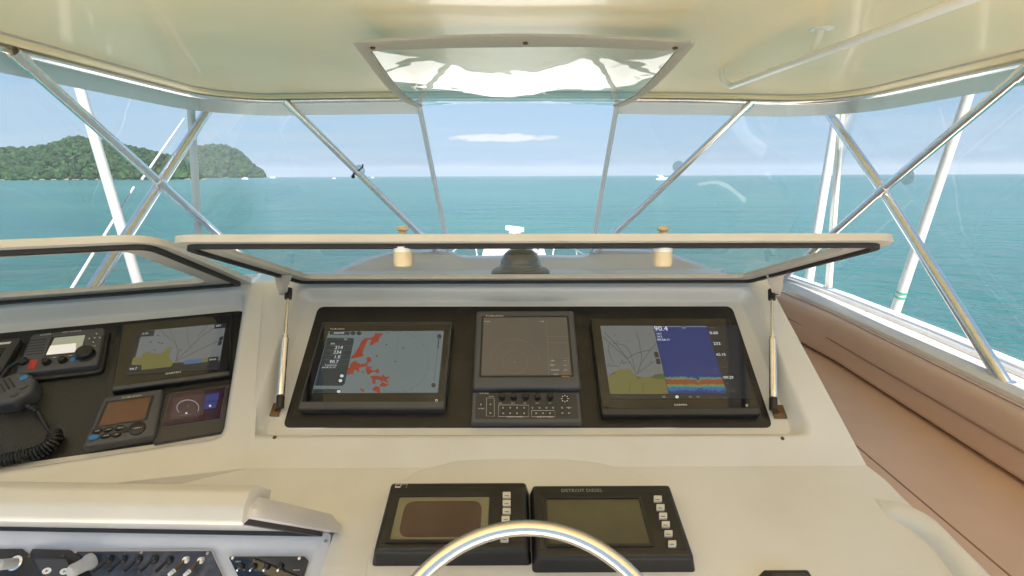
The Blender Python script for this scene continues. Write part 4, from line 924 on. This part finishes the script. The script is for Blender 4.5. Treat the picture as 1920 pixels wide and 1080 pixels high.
# its lid, raised towards the viewer
H0 = V((-1.5, .905, hz_+.006)); H1 = V((-.340, .872, hz_+.004)); F0 = V((-1.5, .682, -.476)); F1_ = V((-.366, .665, -.478))
lu = (H1-H0).normalized(); LFm = Fr(H0, lu, F0-H0); Lh = (F1_-H1).length; ll = (H1-H0).length
q0 = [(0, 0), (ll+.006, 0), (ll-.030, Lh+.004), (0, Lh)]
o0 = rpoly(q0, [.01, .012, .03, .01], 6); q1 = inset(q0, [.006, .026, .006, .006]); o1 = rpoly(q1, [.008, .02, .02, .008], 6); q2 = inset(q1, .012); o2 = rpoly(q2, [.008, .016, .016, .008], 6)
if LFm.n.z < 0: LFm.n = -LFm.n
bm = bmesh.new(); lo = [[LFm.p(a, b, 0) for a, b in o1], [LFm.p(a, b, 0) for a, b in o0], [LFm.p(a, b, .012) for a, b in o0], [LFm.p(a, b, .030) for a, b in rpoly(inset(q0, .012), [.01, .02, .03, .01], 6)]]
loft(bm, lo, True, False, True); LB = bm_obj('switch_lid', bm, M_box, SB, SM); LB['label'] = 'thick open lid with cream padded front edge'
ring('gasket', LFm, o1, o2, -.008, .001, M_gasket, LB)
plate('underside', LFm, o2, -.0005, M_box, LB)
# padded cream front edge
pe0 = LFm.p(0, Lh-.004, 0); loops = []
for s in (0.0, ll-.042):
    b = LFm.p(s, Lh, .0); up = LFm.n; ou = LFm.v
    loops.append([b + ou*.002 - up*.012, b + ou*.010 - up*.008, b + ou*.016 + up*.012, b + ou*.010 + up*.034, b - ou*.010 + up*.046, b - ou*.06 + up*.046, b - ou*.06 + up*.028, b - ou*.002 + up*.0])
bm = bmesh.new(); loft(bm, loops, True, True, True); bmesh.ops.bevel(bm, geom=[e for e in bm.edges], offset=.004, segments=2, affect='EDGES', profile=.6); bm_obj('padded_edge', bm, M_lid, LB, SM)

# ------------------------------------------------------------------ hardtop with edge tube, ceiling, valance
XL, XR, YF, YB = -1.515, 1.70, 2.755, -.42
def roof_path(off, n=10):
    """edge path from aft left round the bow corners to aft right, moved inwards by off"""
    r = .34; xl, xr, yf = XL+off, XR-off, YF-off; rr_ = max(r-off, .08); pts = [(xl, YB)]
    for i in range(7): pts.append((xl, YB + (yf-rr_-YB)*(i+1)/8))
    for i in range(n+1): t = math.pi - math.pi/2*i/n; pts.append((xl+rr_+rr_*math.cos(t), yf-rr_+rr_*math.sin(t)))
    for i in range(9): x = xl+rr_ + (xr-xl-2*rr_)*(i+1)/10; pts.append((x, yf))
    for i in range(n+1): t = math.pi/2 - math.pi/2*i/n; pts.append((xr-rr_+rr_*math.cos(t), yf-rr_+rr_*math.sin(t)))
    for i in range(8): pts.append((xr, yf-rr_ + (YB-yf+rr_)*(i+1)/8))
    return pts
def zr(x, y): return .369 - .006*x + .014*(1-min(1, abs(x-.09)/1.3)**2)*(1 if y > 1.5 else .6)
HT = thing('hardtop', (.09, .4, .45), 'cream glossy hardtop roof over the whole helm', 'roof')
prof = [(-.06, .16), (-.085, .05), (-.075, .015), (-.035, .012), (-.030, .018), (.022, .018), (.032, .006), (.046, .003), (.058, .010), (.062, .022), (.085, .026), (.16, .036), (.28, .050), (.46, .062), (.75, .073), (1.1, .080), (1.45, .083)]
loops = []
for off, dz in prof: loops.append([V((x, y, zr(x, y) + dz)) for x, y in roof_path(off)])
bm = bmesh.new(); loft(bm, loops, False); vlast = [v for v in bm.verts][-len(loops[0]):]
bm.faces.new(vlast)
top = [[V((x, y, zr(x, y)+.16)) for x, y in roof_path(-.06)], [V((x, y, zr(x, y)+.22)) for x, y in roof_path(.2)], [V((x, y, zr(x, y)+.25)) for x, y in roof_path(1.2)]]
vl = loft(bm, top, False); bm.faces.new(vl[-1]); bmesh.ops.remove_doubles(bm, verts=bm.verts[:], dist=.0005)
bm_obj('shell', bm, M_roof, HT, math.radians(50))
bm = bmesh.new(); tube_bm(bm, [V((x, y, zr(x, y))) for x, y in roof_path(0)], .0155, 14); bm_obj('edge_tube', bm, M_steel, HT, SM)
for side in (-1, 1):
    lo = []
    for o_, dz in ((-.020, .015), (-.022, -.035), (-.026, -.068)):
        pp = [q for q in roof_path(o_, 14) if (q[0] < -.485 if side < 0 else q[0] > .552)]
        if side < 0: pp.append((-.482, YF-o_))
        else: pp.insert(0, (.549, YF-o_))
        lo.append([V((x, y, zr(x, y)+dz)) for x, y in pp])
    bm = bmesh.new(); loft(bm, lo, False); bm_obj('valance', bm, M_valance, HT, SM)
bm = bmesh.new(); tube_bm(bm, [V((x, y, zr(x, y)+.023)) for x, y in roof_path(.075)], .0045, 8); bm_obj('welt_cord', bm, M_frit, HT, SM)

# overhead grab rail
ey = at(1357, 152, 2, .385); rl = thing('grab_rail', (ey.x, ey.y, .44), 'white painted grab rail under the roof at upper right', 'rail')
rz = .362; p0 = at(1372, 162, 2, rz); p1 = at(1825, -6, 2, rz); dr = (p1-p0).normalized()
tube('rail', spline([V((ey.x-.004, ey.y+.02, .452)), V((ey.x, ey.y+.018, .40)), p0 + V((0, .01, .004)), p0 + dr*.06, p0 + dr*.5, p1, p1 + dr*.5], 8), .0125, M_white, rl, 16)
fl_ = at(1540, 58, 2, .437); s_ = (fl_.y-p0.y)/dr.y; pj = p0 + dr*s_
tube('post', [V((fl_.x, fl_.y, .445)), pj], .0125, M_white, rl, 14)
lathe('flange', V((fl_.x, fl_.y, .448)), (0, 0, -1), [(.036, 0), (.036, .007), (.018, .010)], M_white, rl, 20)
for a in (-.026, .026): lathe('screw', V((fl_.x+a, fl_.y, .441)), (0, 0, -1), [(.004, 0), (.003, .002)], M_steel, rl, 8)
lathe('flange', V((ey.x-.004, ey.y+.02, .447)), (0, 0, -1), [(.024, 0), (.024, .005), (.014, .008)], M_white, rl, 20)

# ------------------------------------------------------------------ stainless enclosure frame
def strut(pts, r, label, base_flange=False, joint=None):
    t = thing('frame_tube', pts[-1], label, 'tube', 'stainless tubes of the enclosure frame')
    tube('tube', pts, r, M_steel, t, 18)
    d = (V(pts[-1])-V(pts[0])).normalized()
    tube('top_socket', [V(pts[0]), V(pts[0])+d*.05], r*1.22, M_steel, t, 18)
    if base_flange:
        lathe('base_flange', V(pts[-1]) - V((0, 0, .004)), (0, 0, 1), [(.045, 0), (.045, .006), (.028, .012), (.024, .02)], M_steel, t, 24)
    if joint is not None: tube('clamp', [joint - d*.022, joint + d*.022], r*1.25, M_steel, t, 18)
    return t
RT_ = .0185
def zt(x, y): return zr(x, y) - .012
a0 = at(22, 96, 0, -1.50); a1 = at(300, 343, 0, -1.52); a2 = at(388, 436, 0, -1.44); a2 = a1 + (a1-a0).normalized()*((a2-a1).length); a3 = a1 + (a1-a0).normalized()*1.05
strut([a0, a3], RT_, 'steel tube slanting forward and down across the left side, upper end by the roof edge', joint=a1)
b0 = at(402, 188, 0, -1.50); b1 = at(300, 345, 0, -1.545); b2 = at(186, 522, 0, -1.56); b3 = b1 + (b2-b1).normalized()*((b2-b1).length+.28)
strut([b0, b1, b3], RT_*1.12, 'steel tube rising from the left gunwale to the left front roof corner')
c0 = at(536, 190, 1, 2.745); c1 = at(787, 438, 1, 3.10); c2 = c1 + (c1-c0).normalized()*.16
C_ = strut([c0, c2], RT_, 'steel diagonal in the front window left of the centre opening')
d0 = at(1410, 190, 1, 2.745); d1 = at(1150, 440, 1, 3.10); d2 = d1 + (d1-d0).normalized()*.16
strut([d0, d2], RT_, 'steel diagonal in the front window right of the centre opening')
e0 = at(1541, 194, 0, 1.655); e1_ = at(1655, 356, 0, 1.645); e2_ = at(1886, 722, 0, 1.60)
strut([e0, e1_, e2_], RT_*1.12, 'steel tube from the right front roof corner down to its round base by the seat', True)
f1_ = at(1655, 356, 0, 1.625); f0 = at(1935, 122, 0, 1.665); f2 = at(1562, 438, 0, 1.60); f3 = f2 + (f2-f1_).normalized()*.5
strut([f0, f1_, f3], RT_, 'steel tube on the right side crossing over the one with the round base', joint=f1_)
# strap and clear discs hanging on tubes
ST = thing('cable_tie', at(668, 325, 1, 2.94), 'black strap knotted round the left front diagonal tube', 'strap')
sp = at(667, 323, 1, 2.93); dc = (c1-c0).normalized(); ob = dc.orthogonal().normalized(); oc = dc.cross(ob)
tube('loop', [sp + (ob*math.cos(t) + oc*math.sin(t))*.021 for t in [i*math.pi/8 for i in range(17)]], .004, M_black, ST, 8)
tube('tail', spline([sp + V((.008, -.02, .0)), at(679, 314, 1, 2.90), at(680, 308, 1, 2.90)], 4), .004, M_black, ST, 8); lathe('knot', at(662, 331, 1, 2.91), (0, -1, 0), [(.006, -.008), (.011, 0), (.006, .008)], M_black, ST, 10)
for i, (x, y, yy, lab) in enumerate(((673, 320, 3.02, 'clear round patch behind the strap on the left front diagonal'), (1272, 313, 3.0, 'pale blue round patch beside the right front diagonal'), (1702, 332, 2.36, 'clear round patch beside the crossing of the right side tubes'))):
    o = at(x, y, 1, yy); tag(lathe('vinyl_patch', o, (0, -1, .1) if i < 2 else (-1, -.2, 0), [(.034, 0), (.034, .0015)], M_patch, None, 24), lab, 'patch', 'round patches by the tubes')

# ------------------------------------------------------------------ clear vinyl enclosure
def top_pt(x): return V((x, YF+.022, zr(x, YF)-.02))
def wall_sheet(name, tops, bots, label, strips=(), sw_=.014):
    t = thing(name, (V(tops[0])+V(bots[0]))/2, label, 'window')
    n = len(tops); k = 8; vs_, fs = [], []
    for a, b in zip(tops, bots):
        for j in range(k+1): vs_.append(V(a).lerp(V(b), j/k))
    for i in range(n-1):
        for j in range(k): fs.append((i*(k+1)+j, (i+1)*(k+1)+j, (i+1)*(k+1)+j+1, i*(k+1)+j+1))
    mesh('clear_sheet', vs_, fs, M_clear, t, 3.1)
    for i in strips:
        a, b = V(tops[i]), V(bots[i]); d = (b-a).normalized()
        s = d.cross(V((0, 1, 0)) if abs(d.y) < .6 and abs(a.y-YF) < .3 else V((1, 0, 0))).normalized(); o = V((0, -.004, 0)) if abs(a.y-YF) < .1 else V((.004 if a.x < 0 else -.004, 0, 0))
        bm = bmesh.new(); lp = []
        for j in range(7):
            p_ = a.lerp(b, j/6) + o; lp.append([p_ - s*sw_, p_ - s*.005, p_ - s*.003 + o*.8, p_ + s*.003 + o*.8, p_ + s*.005, p_ + s*sw_])
        loft(bm, lp, False); bm_obj('zipper_strip', bm, M_fabric, t, SM)
    return t
def cap(x, y): return V((x, y, capz(x)))
def along(x):
    for (a, b), (c_, d) in zip(cml, cml[1:]):
        if a <= x <= c_: return b + (d-b)*(x-a)/(c_-a)
    return cml[-1][1]
zl, zrx = -.455, .535
zbl, zbr = -.43, .49
def frontx(x0, x1, b0_, b1_, n=8): return [top_pt(x0+(x1-x0)*i/n) for i in range(n+1)], [cap(b0_+(b1_-b0_)*i/n, along(b0_+(b1_-b0_)*i/n)+.0) for i in range(n+1)]
t_, b_ = frontx(-1.25, -.475, -1.05, -.40); wall_sheet('front_window', t_, b_, 'clear vinyl front window pane left of the open centre', (8,))
t_, b_ = frontx(.545, 1.40, .50, 1.22); wall_sheet('front_window', t_, b_, 'clear vinyl front window pane right of the open centre', (0,))
rp = roof_path(-.022)
lc = [p_ for p_ in rp if p_[0] < -1.2 and p_[1] > 2.45]; lc = [(-1.537, 2.66)] + [p_ for p_ in rp if p_[0] < -1.25 and p_[1] > 2.6]
def base_left(y): return V((-1.63, y, -.62))
t_ = [V((x, y, zr(x, y)-.02)) for x, y in [(-1.537, 2.42), (-1.50, 2.58), (-1.40, 2.70), (-1.25, YF+.022)]]; b_ = [V((-1.60, 2.55, -.60)), cap(-1.47, 2.60), cap(-1.30, along(-1.30)), cap(-1.05, along(-1.05))]
t_[0] = at(355, 182, 0, -1.54); b_[0] = at(374, 500, 0, -1.56)
wall_sheet('corner_window', t_, b_, 'clear vinyl pane wrapping the left front corner', (0,), .02)
wall_sheet('side_window', [V((-1.54, -.6, zr(-1.5, 0)-.02)), V((-1.54, 1.2, zr(-1.5, 0)-.02)), t_[0]], [V((-1.72, -.6, -.66)), V((-1.70, 1.2, -.64)), b_[0]], 'clear vinyl pane along the left side')
tr0 = at(1578, 192, 0, 1.71); tr1 = at(1552, 545, 0, 1.69)
t_ = [V((1.40, YF+.022, zr(1.4, 2.7)-.02)), V((1.56, 2.72, zr(1.5, 2.7)-.02)), V((1.68, 2.60, zr(1.6, 2.7)-.02)), tr0]; b_ = [cap(1.22, along(1.22)), cap(1.42, 2.85), cap(1.58, 2.65), tr1]
wall_sheet('corner_window', t_, b_, 'clear vinyl pane wrapping the right front corner', (3,), .02)
wall_sheet('side_window', [tr0, V((1.725, 1.2, zr(1.7, 0)-.02)), V((1.725, -.6, zr(1.7, 0)-.02))], [tr1, V((1.74, 1.2, -.66)), V((1.74, -.6, -.68))], 'clear vinyl pane along the right side above the tan seat')

# centre window unzipped and pulled up under the roof
FLP = thing('raised_window', (.04, 2.2, .4), 'clear centre window pulled up and snapped under the roof', 'window')
nearL, nearR = at(672, 80, 2, .405), at(1294, 80, 2, .400); frL, frR = V((-.478, 2.765, .352)), V((.545, 2.765, .348))
def flap(u, v):
    a = nearL.lerp(nearR, u); b = frL.lerp(frR, u); p_ = a.lerp(b, v)
    p_.z += .018*math.sin(math.pi*u)*(1-v)**2 - .050*math.sin(math.pi*v)*(.75+.25*math.sin(math.pi*u)) + .012*math.sin(math.pi*u)*v
    p_.z += .010*math.sin(u*9+1)*math.sin(math.pi*v)*math.sin(math.pi*u)
    return p_
nu, nv = 40, 30; vs_ = [flap(i/nu, j/nv) for i in range(nu+1) for j in range(nv+1)]
mesh('clear_sheet', vs_, [(i*(nv+1)+j, (i+1)*(nv+1)+j, (i+1)*(nv+1)+j+1, i*(nv+1)+j+1) for i in range(nu) for j in range(nv)], M_flap, FLP, 3.1)
def trim(name, f0_, f1__, n=24):
    bm = bmesh.new(); lo = []
    for i in range(n+1):
        a, b = f0_(i/n), f1__(i/n); lo.append([a + V((0, 0, -.004)), b + V((0, 0, -.004)), b + V((0, 0, .003)), a + V((0, 0, .003))])
    loft(bm, lo, True, True, True); bm_obj(name, bm, M_fabric, FLP, SM)
trim('near_hem', lambda s: flap(s, -.01), lambda s: flap(s, .055))
trim('side_hem', lambda s: flap(-.015, s), lambda s: flap(.022, s)); trim('side_hem', lambda s: flap(1.015, s), lambda s: flap(.978, s))
for u_ in (.035, .505, .965): p_ = flap(u_, .03); lathe('snap', p_ + V((0, 0, -.0035)), (0, -.3, -1), [(.0085, 0), (.0085, .003), (.005, .005)], M_bronze, FLP, 14)

# ------------------------------------------------------------------ right gunwale, bolster and seat
GW = thing('gunwale', (1.68, 1.5, -.8), 'white right gunwale with aluminium track beside the tan bolster', 'gunwale')
ys = [3.1, 2.6, 2.0, 1.44, .8, 0, -1.8]
def gz(y): return -.60 - max(0, 2.9-y)*.040
def strip(name, prof, m, parent, x_of=lambda y: 0, smooth=SM):
    bm = bmesh.new(); loft(bm, [[V((x+x_of(y), y, gz(y)+z)) for x, z in prof] for y in ys], False); return bm_obj(name, bm, m, parent, smooth)
bend = lambda y: -.0 - max(0, y-2.3)*.10
strip('cap', [(1.545, -.12), (1.545, -.008), (1.555, 0), (1.80, 0), (1.825, -.015), (1.86, -1.0)], M_gelw, GW, bend)
strip('track', [(1.665, .001), (1.665, .014), (1.685, .016), (1.688, .008), (1.70, .008), (1.703, .016), (1.725, .014), (1.725, .001)], mat('aluminium_track', (.74, .74, .74), .38, metal=.6, noise=.08, nscale=20), GW, bend)
for y in (1.35, 1.62, 1.95, 2.3): lathe('screw', V((1.645+bend(y), y, gz(y))), (0, 0, 1), [(.005, 0), (.004, .002)], M_steel, GW, 8); lathe('screw', V((1.65+bend(y), y+.03, gz(y))), (0, 0, 1), [(.005, 0), (.004, .002)], M_steel, GW, 8)
tb = at(1552, 545, 0, 1.69); obox('post_foot', V((tb.x, tb.y, gz(tb.y)+.012)), (1, 0, 0), (0, 1, 0), (0, 0, 1), .03, .05, .024, M_steel, GW, .003)
lg = [(-1.545, -.12), (-1.545, -.008), (-1.555, 0), (-1.84, 0), (-1.86, -.015), (-1.88, -1.0)]
LG = thing('gunwale', (-1.7, 1.2, -.7), 'white left gunwale outside the side panel', 'gunwale'); strip('cap', lg, M_gelw, LG, lambda y: max(0, y-2.2)*.12)
SEAT = thing('bench_seat', (1.2, 1.2, -1.65), 'tan vinyl bench seat with bolster along the right gunwale', 'seat')
def sprof(pts): return spline([(x, 0, z) for x, z in pts], 4)
def cushion(name, pts, m, y0=2.95, y1=-1.6, taper=0):
    pr = sprof(pts + [pts[0]]); bm = bmesh.new(); yy = [y0, y0-.03, 2.2, 1.6, 1.1, .5, 0, y1]
    loops = []
    for i, y in enumerate(yy):
        s = .93 if i == 0 else 1; cx_ = sum(p_.x for p_ in pr)/len(pr); cz_ = sum(p_.z for p_ in pr)/len(pr)
        loops.append([V((cx_+(p_.x-cx_)*s + bend(y)*1.0, y, gz(y)+.60+cz_+(p_.z-cz_)*s)) for p_ in pr[:-1]])
    loft(bm, loops, True, True, True); return bm_obj(name, bm, m, SEAT, 3.1)
cushion('bolster', [(1.548, -.626), (1.515, -.616), (1.488, -.619), (1.474, -.632), (1.467, -.66), (1.464, -.712), (1.461, -.765), (1.466, -.800), (1.52, -.812), (1.548, -.80)], M_tan)
cushion('seat_cushion', [(1.53, -.815), (1.30, -.812), (1.12, -.818), (1.06, -.832), (1.035, -.875), (1.032, -.94), (1.05, -.98), (1.30, -.98), (1.53, -.97)], M_tan)
def seam(x, z, r=.0034): tube('seam', [V((x+bend(y), y, gz(y)+.60+z)) for y in [2.9, 2.6, 2.3, 2, 1.6, 1.2, .8, .2]], r, M_tan2, SEAT, 6)
seam(1.4600, -.715); seam(1.130, -.8185); seam(1.5, -.6135, .0016)
cushion('seat_base', [(1.50, -.99), (1.10, -.99), (1.08, -1.02), (1.10, -1.6), (1.50, -1.6)], M_gelw)

# ------------------------------------------------------------------ flybridge floor, boat below
FL = mesh('flybridge_floor', [(-1.8, -3.6, -1.66), (1.8, -3.6, -1.66), (1.8, 2.4, -1.66), (-1.8, 2.4, -1.66)], [(0, 1, 2, 3)], mat('beige_nonskid', (.80, .75, .67), .6, noise=.1, nscale=30)); FL['kind'] = 'structure'
BO = thing('boat_hull', (.07, 3, SEA), 'white foredeck and hull of the boat ahead of the helm', 'boat')
outl = [(-2.35, -9), (-2.45, -3), (-2.45, 3), (-2.2, 6.5), (-1.5, 9.8), (-.75, 12.0), (.07, 13.4), (.89, 12.0), (1.64, 9.8), (2.34, 6.5), (2.59, 3), (2.59, -3), (2.49, -9)]
def sheer(y): return -2.95 + max(0, y)*.078
bm = bmesh.new(); lo = [[V((x, y, sheer(y)+.10)) for x, y in outl], [V((x*1.0, y, sheer(y)-.3)) for x, y in outl], [V((.07+(x-.07)*.8, y if y < 8 else y-.6*(y-8)/5, SEA-.3)) for x, y in outl]]
loft(bm, lo, True); bm_obj('hull', bm, M_white, BO, SM)
bm = bmesh.new(); poly(bm, [V((x, y, sheer(y)+.04)) for x, y in outl]); bmesh.ops.triangulate(bm, faces=bm.faces[:]); bm_obj('deck', bm, mat('deck_white', (.80, .80, .79), .5, noise=.06, nscale=3), BO)
bm = bmesh.new(); cab = [(-1.75, -1.5), (-1.75, 2.5), (-1.35, 5.2), (-.6, 6.6), (.74, 6.6), (1.5, 5.2), (1.9, 2.5), (1.9, -1.5)]
loft(bm, [[V((x, y, sheer(y)+.03)) for x, y in cab], [V((.07+(x-.07)*.95, y-.25*(y > 3), -1.75 - max(0, y-2)*.20)) for x, y in cab]], True, False, True); bm_obj('cabin_house', bm, M_white, BO, SM)
M_smoke = mat('smoked_window', (.01, .012, .014), .06, coat=1)
for s in (-1, 1): mesh('cabin_window', [V((.07+s*.2, 6.42, -2.38)), V((.07+s*.68, 6.40, -2.38)), V((.07+s*1.27, 5.15, -2.22)), V((.07+s*.3, 6.1, -2.42+.16))], [(0, 1, 2, 3)], M_smoke, BO)
# bow rails with stanchions
RL = thing('bow_rail', (.07, 10, -2.2), 'thin stainless bow rail on stanchions round the foredeck', 'rail')
for s in (-1, 1):
    pts = [V((.07+s*2.35, 4.2, sheer(4.2)+.1)), V((.07+s*2.28, 5, sheer(5)+.62)), V((.07+s*2.0, 7.4, sheer(7.4)+.66)), V((.07+s*1.35, 10, sheer(10)+.66)), V((.07+s*.95, 11.3, sheer(11.3)+.66)), V((.07+s*.86, 11.65, sheer(11.6)+.1))]
    tube('rail', spline(pts, 6), .016, M_steel, RL, 8)
    for y, x in ((6, 2.15), (7.6, 1.95), (9, 1.62), (10.3, 1.25)): tube('stanchion', [V((.07+s*(x+.06), y, sheer(y)+.05)), V((.07+s*x, y+.05, sheer(y)+.65))], .014, M_steel, RL, 8)
# bow pulpit and gear
PU = thing('bow_pulpit', (.02, 12.6, -1.9), 'white anchor pulpit with windlass at the tip of the bow', 'pulpit')
pz = sheer(12.4)
obox('platform', V((.05, 12.6, pz+.10)), (1, 0, 0), (0, 1, .06), (0, 0, 1), 1.55, 1.7, .10, M_white, PU, .03)
obox('hatch', V((-.25, 12.3, pz+.19)), (1, 0, 0), (0, 1, .06), (0, 0, 1), .55, .6, .07, M_white, PU, .02)
lathe('windlass', V((.42, 12.5, pz+.14)), (0, 0, 1), [(.11, 0), (.11, .08), (.07, .1), (.09, .18), (.05, .22)], M_steel, PU, 18)
tube('anchor_shank', [V((.62, 12.2, pz+.2)), V((.70, 13.4, pz+.22))], .03, M_steel, PU, 8)
wp_ = at(965, 431, 1, 12.6)
AR = thing('bow_light', V((wp_.x, wp_.y, pz+.15)), 'white wedge shaped lamp head on a short stand at the bow', 'lamp')
obox('lamp_head', wp_ + V((0, 0, .03)), (1, 0, -.13), (0, 1, .1), (.13, 0, 1), .46, .22, .085, M_white, AR, .03)
tube('stand', [V((wp_.x-.02, wp_.y, pz+.1)), wp_ + V((-.02, 0, -.02))], .03, M_white, AR, 10)
obox('foot', V((wp_.x, wp_.y, wp_.z-.055)), (1, 0, 0), (0, 1, 0), (0, 0, 1), .28, .2, .03, M_white, AR, .01)

# outriggers and whips outside the boat
def pole(name, pts, r, label, cat, bands=None, group=None):
    t = thing(name, pts[-1], label, cat, group); tube('pole', pts, r, M_pole, t, 16)
    for p_, d, rr_ in bands or ():
        tube('band', [p_ - d*.0045, p_ + d*.0045], rr_, M_green, t, 16)
    return t
a, b = at(148, 160, 0, -2.0), at(256, 522, 0, -2.0); d = (a-b).normalized()
pole('outrigger', [a + d*4.5, a, b, b - d*1.6], [.014, .022, .025, .027], 'white outrigger pole beyond the left side window', 'outrigger', group='outrigger poles')
a, b = at(1818, 170, 0, 2.1), at(1681, 576, 0, 2.1); d = (a-b).normalized(); g1, g2 = at(1688, 546, 0, 2.1), at(1686, 555, 0, 2.1)
pole('outrigger', [a + d*4.5, a, b, b - d*1.3], [.014, .022, .025, .027], 'white outrigger pole with green bands beyond the right gunwale', 'outrigger', [(b + d*d.dot(g1-b), d, .0272), (b + d*d.dot(g2-b), d, .0272)], 'outrigger poles')
a, b = at(1566, 230, 0, 2.15), at(1531, 440, 0, 2.15); d = (a-b).normalized()
pole('antenna_mast', [a + d*2.5, a, b, b - d*1.8], [.016, .028, .030, .032], 'white antenna mast behind the right front corner post', 'antenna')
a, b = at(345, 222, 0, -2.05), at(283, 312, 0, -2.05); pole('whip_antenna', [a, b, b + (b-a)*.25], [.003, .006, .006], 'thin white whip tip rising in front of the wooded headland', 'antenna', group='thin white whips')
a, b = at(251, 351, 0, -2.05), at(143, 527, 0, -2.05); pole('whip_antenna', [a, b, b + (b-a)*.4], [.005, .007, .007], 'thin white whip crossing the left outrigger over the water', 'antenna', group='thin white whips')

# ------------------------------------------------------------------ boats on the water
def sea_pt(px, py_off, D):
    d = ray(px, 331); s = D/d.y; return V((d.x*s, D, SEA))
def small_boat(px, D, L_, label, name='motor_boat', mast=False, tint=M_white):
    o = sea_pt(px, 0, D); t = thing(name, o, label, 'boat', 'boats on the water')
    loops = []
    for s, wd, z0, z1 in ((-.5, .26, 0, .14), (-.2, .30, -.02, .14), (.2, .26, -.02, .16), (.42, .12, 0, .19), (.5, .02, .1, .20)):
        loops.append([o + V((s*L_, -wd*L_*.5, z1*L_)), o + V((s*L_, -wd*L_*.35, z0*L_-.3)), o + V((s*L_, wd*L_*.35, z0*L_-.3)), o + V((s*L_, wd*L_*.5, z1*L_))])
    bm = bmesh.new(); loft(bm, loops, True, True, True); bm_obj('hull', bm, tint, t)
    obox('cabin', o + V((-.05*L_, 0, .20*L_)), (1, 0, 0), (0, 1, 0), (0, 0, 1), .42*L_, .2*L_, .13*L_, M_white, t, .02*L_)
    mesh('windows', [o + V((-.22*L_, -.103*L_, .19*L_)), o + V((.13*L_, -.103*L_, .19*L_)), o + V((.11*L_, -.103*L_, .235*L_)), o + V((-.22*L_, -.103*L_, .235*L_))], [(0, 1, 2, 3)], M_smoke, t)
    if mast:
        tube('mast', [o + V((.02*L_, 0, .15*L_)), o + V((.02*L_, 0, 1.25*L_))], .012*L_, M_frit, t, 8); tube('boom', [o + V((.02*L_, 0, .36*L_)), o + V((-.42*L_, 0, .38*L_))], .016*L_, M_white, t, 8)
    else: tube('mast', [o + V((-.05*L_, 0, .24*L_)), o + V((-.05*L_, 0, .42*L_))], .012*L_, M_white, t, 6)
small_boat(1241, 640, 14, 'white sailing catamaran with bare mast right of centre', 'sailing_boat', True)
small_boat(459, 1250, 15, 'white motor boat below the far headland', tint=M_white)
small_boat(626, 1300, 9, 'small white boat on the horizon left of the strapped tube')
small_boat(698, 1700, 11, 'tiny pale boat on the horizon right of the strapped tube')
small_boat(511, 2100, 22, 'tiny boat just off the tip of the far headland')

# ------------------------------------------------------------------ sea air
hm = bpy.data.materials.new('sea_air'); hm.use_nodes = True; T = hm.node_tree; T.nodes.clear(); o = T.nodes.new('ShaderNodeOutputMaterial'); pv = T.nodes.new('ShaderNodeVolumePrincipled')
pv.inputs['Color'].default_value = (.80, .88, .97, 1); pv.inputs['Density'].default_value = HAZE; T.links.new(pv.outputs[0], o.inputs['Volume'])
bm = bmesh.new(); bmesh.ops.create_cube(bm, size=1)
for v in bm.verts: v.co = V((v.co.x*2*(S+500), v.co.y*2*(S+500), SEA-1 + (v.co.z+.5)*230))
hz_o = bm_obj('haze', bm, hm); hz_o['kind'] = 'stuff'
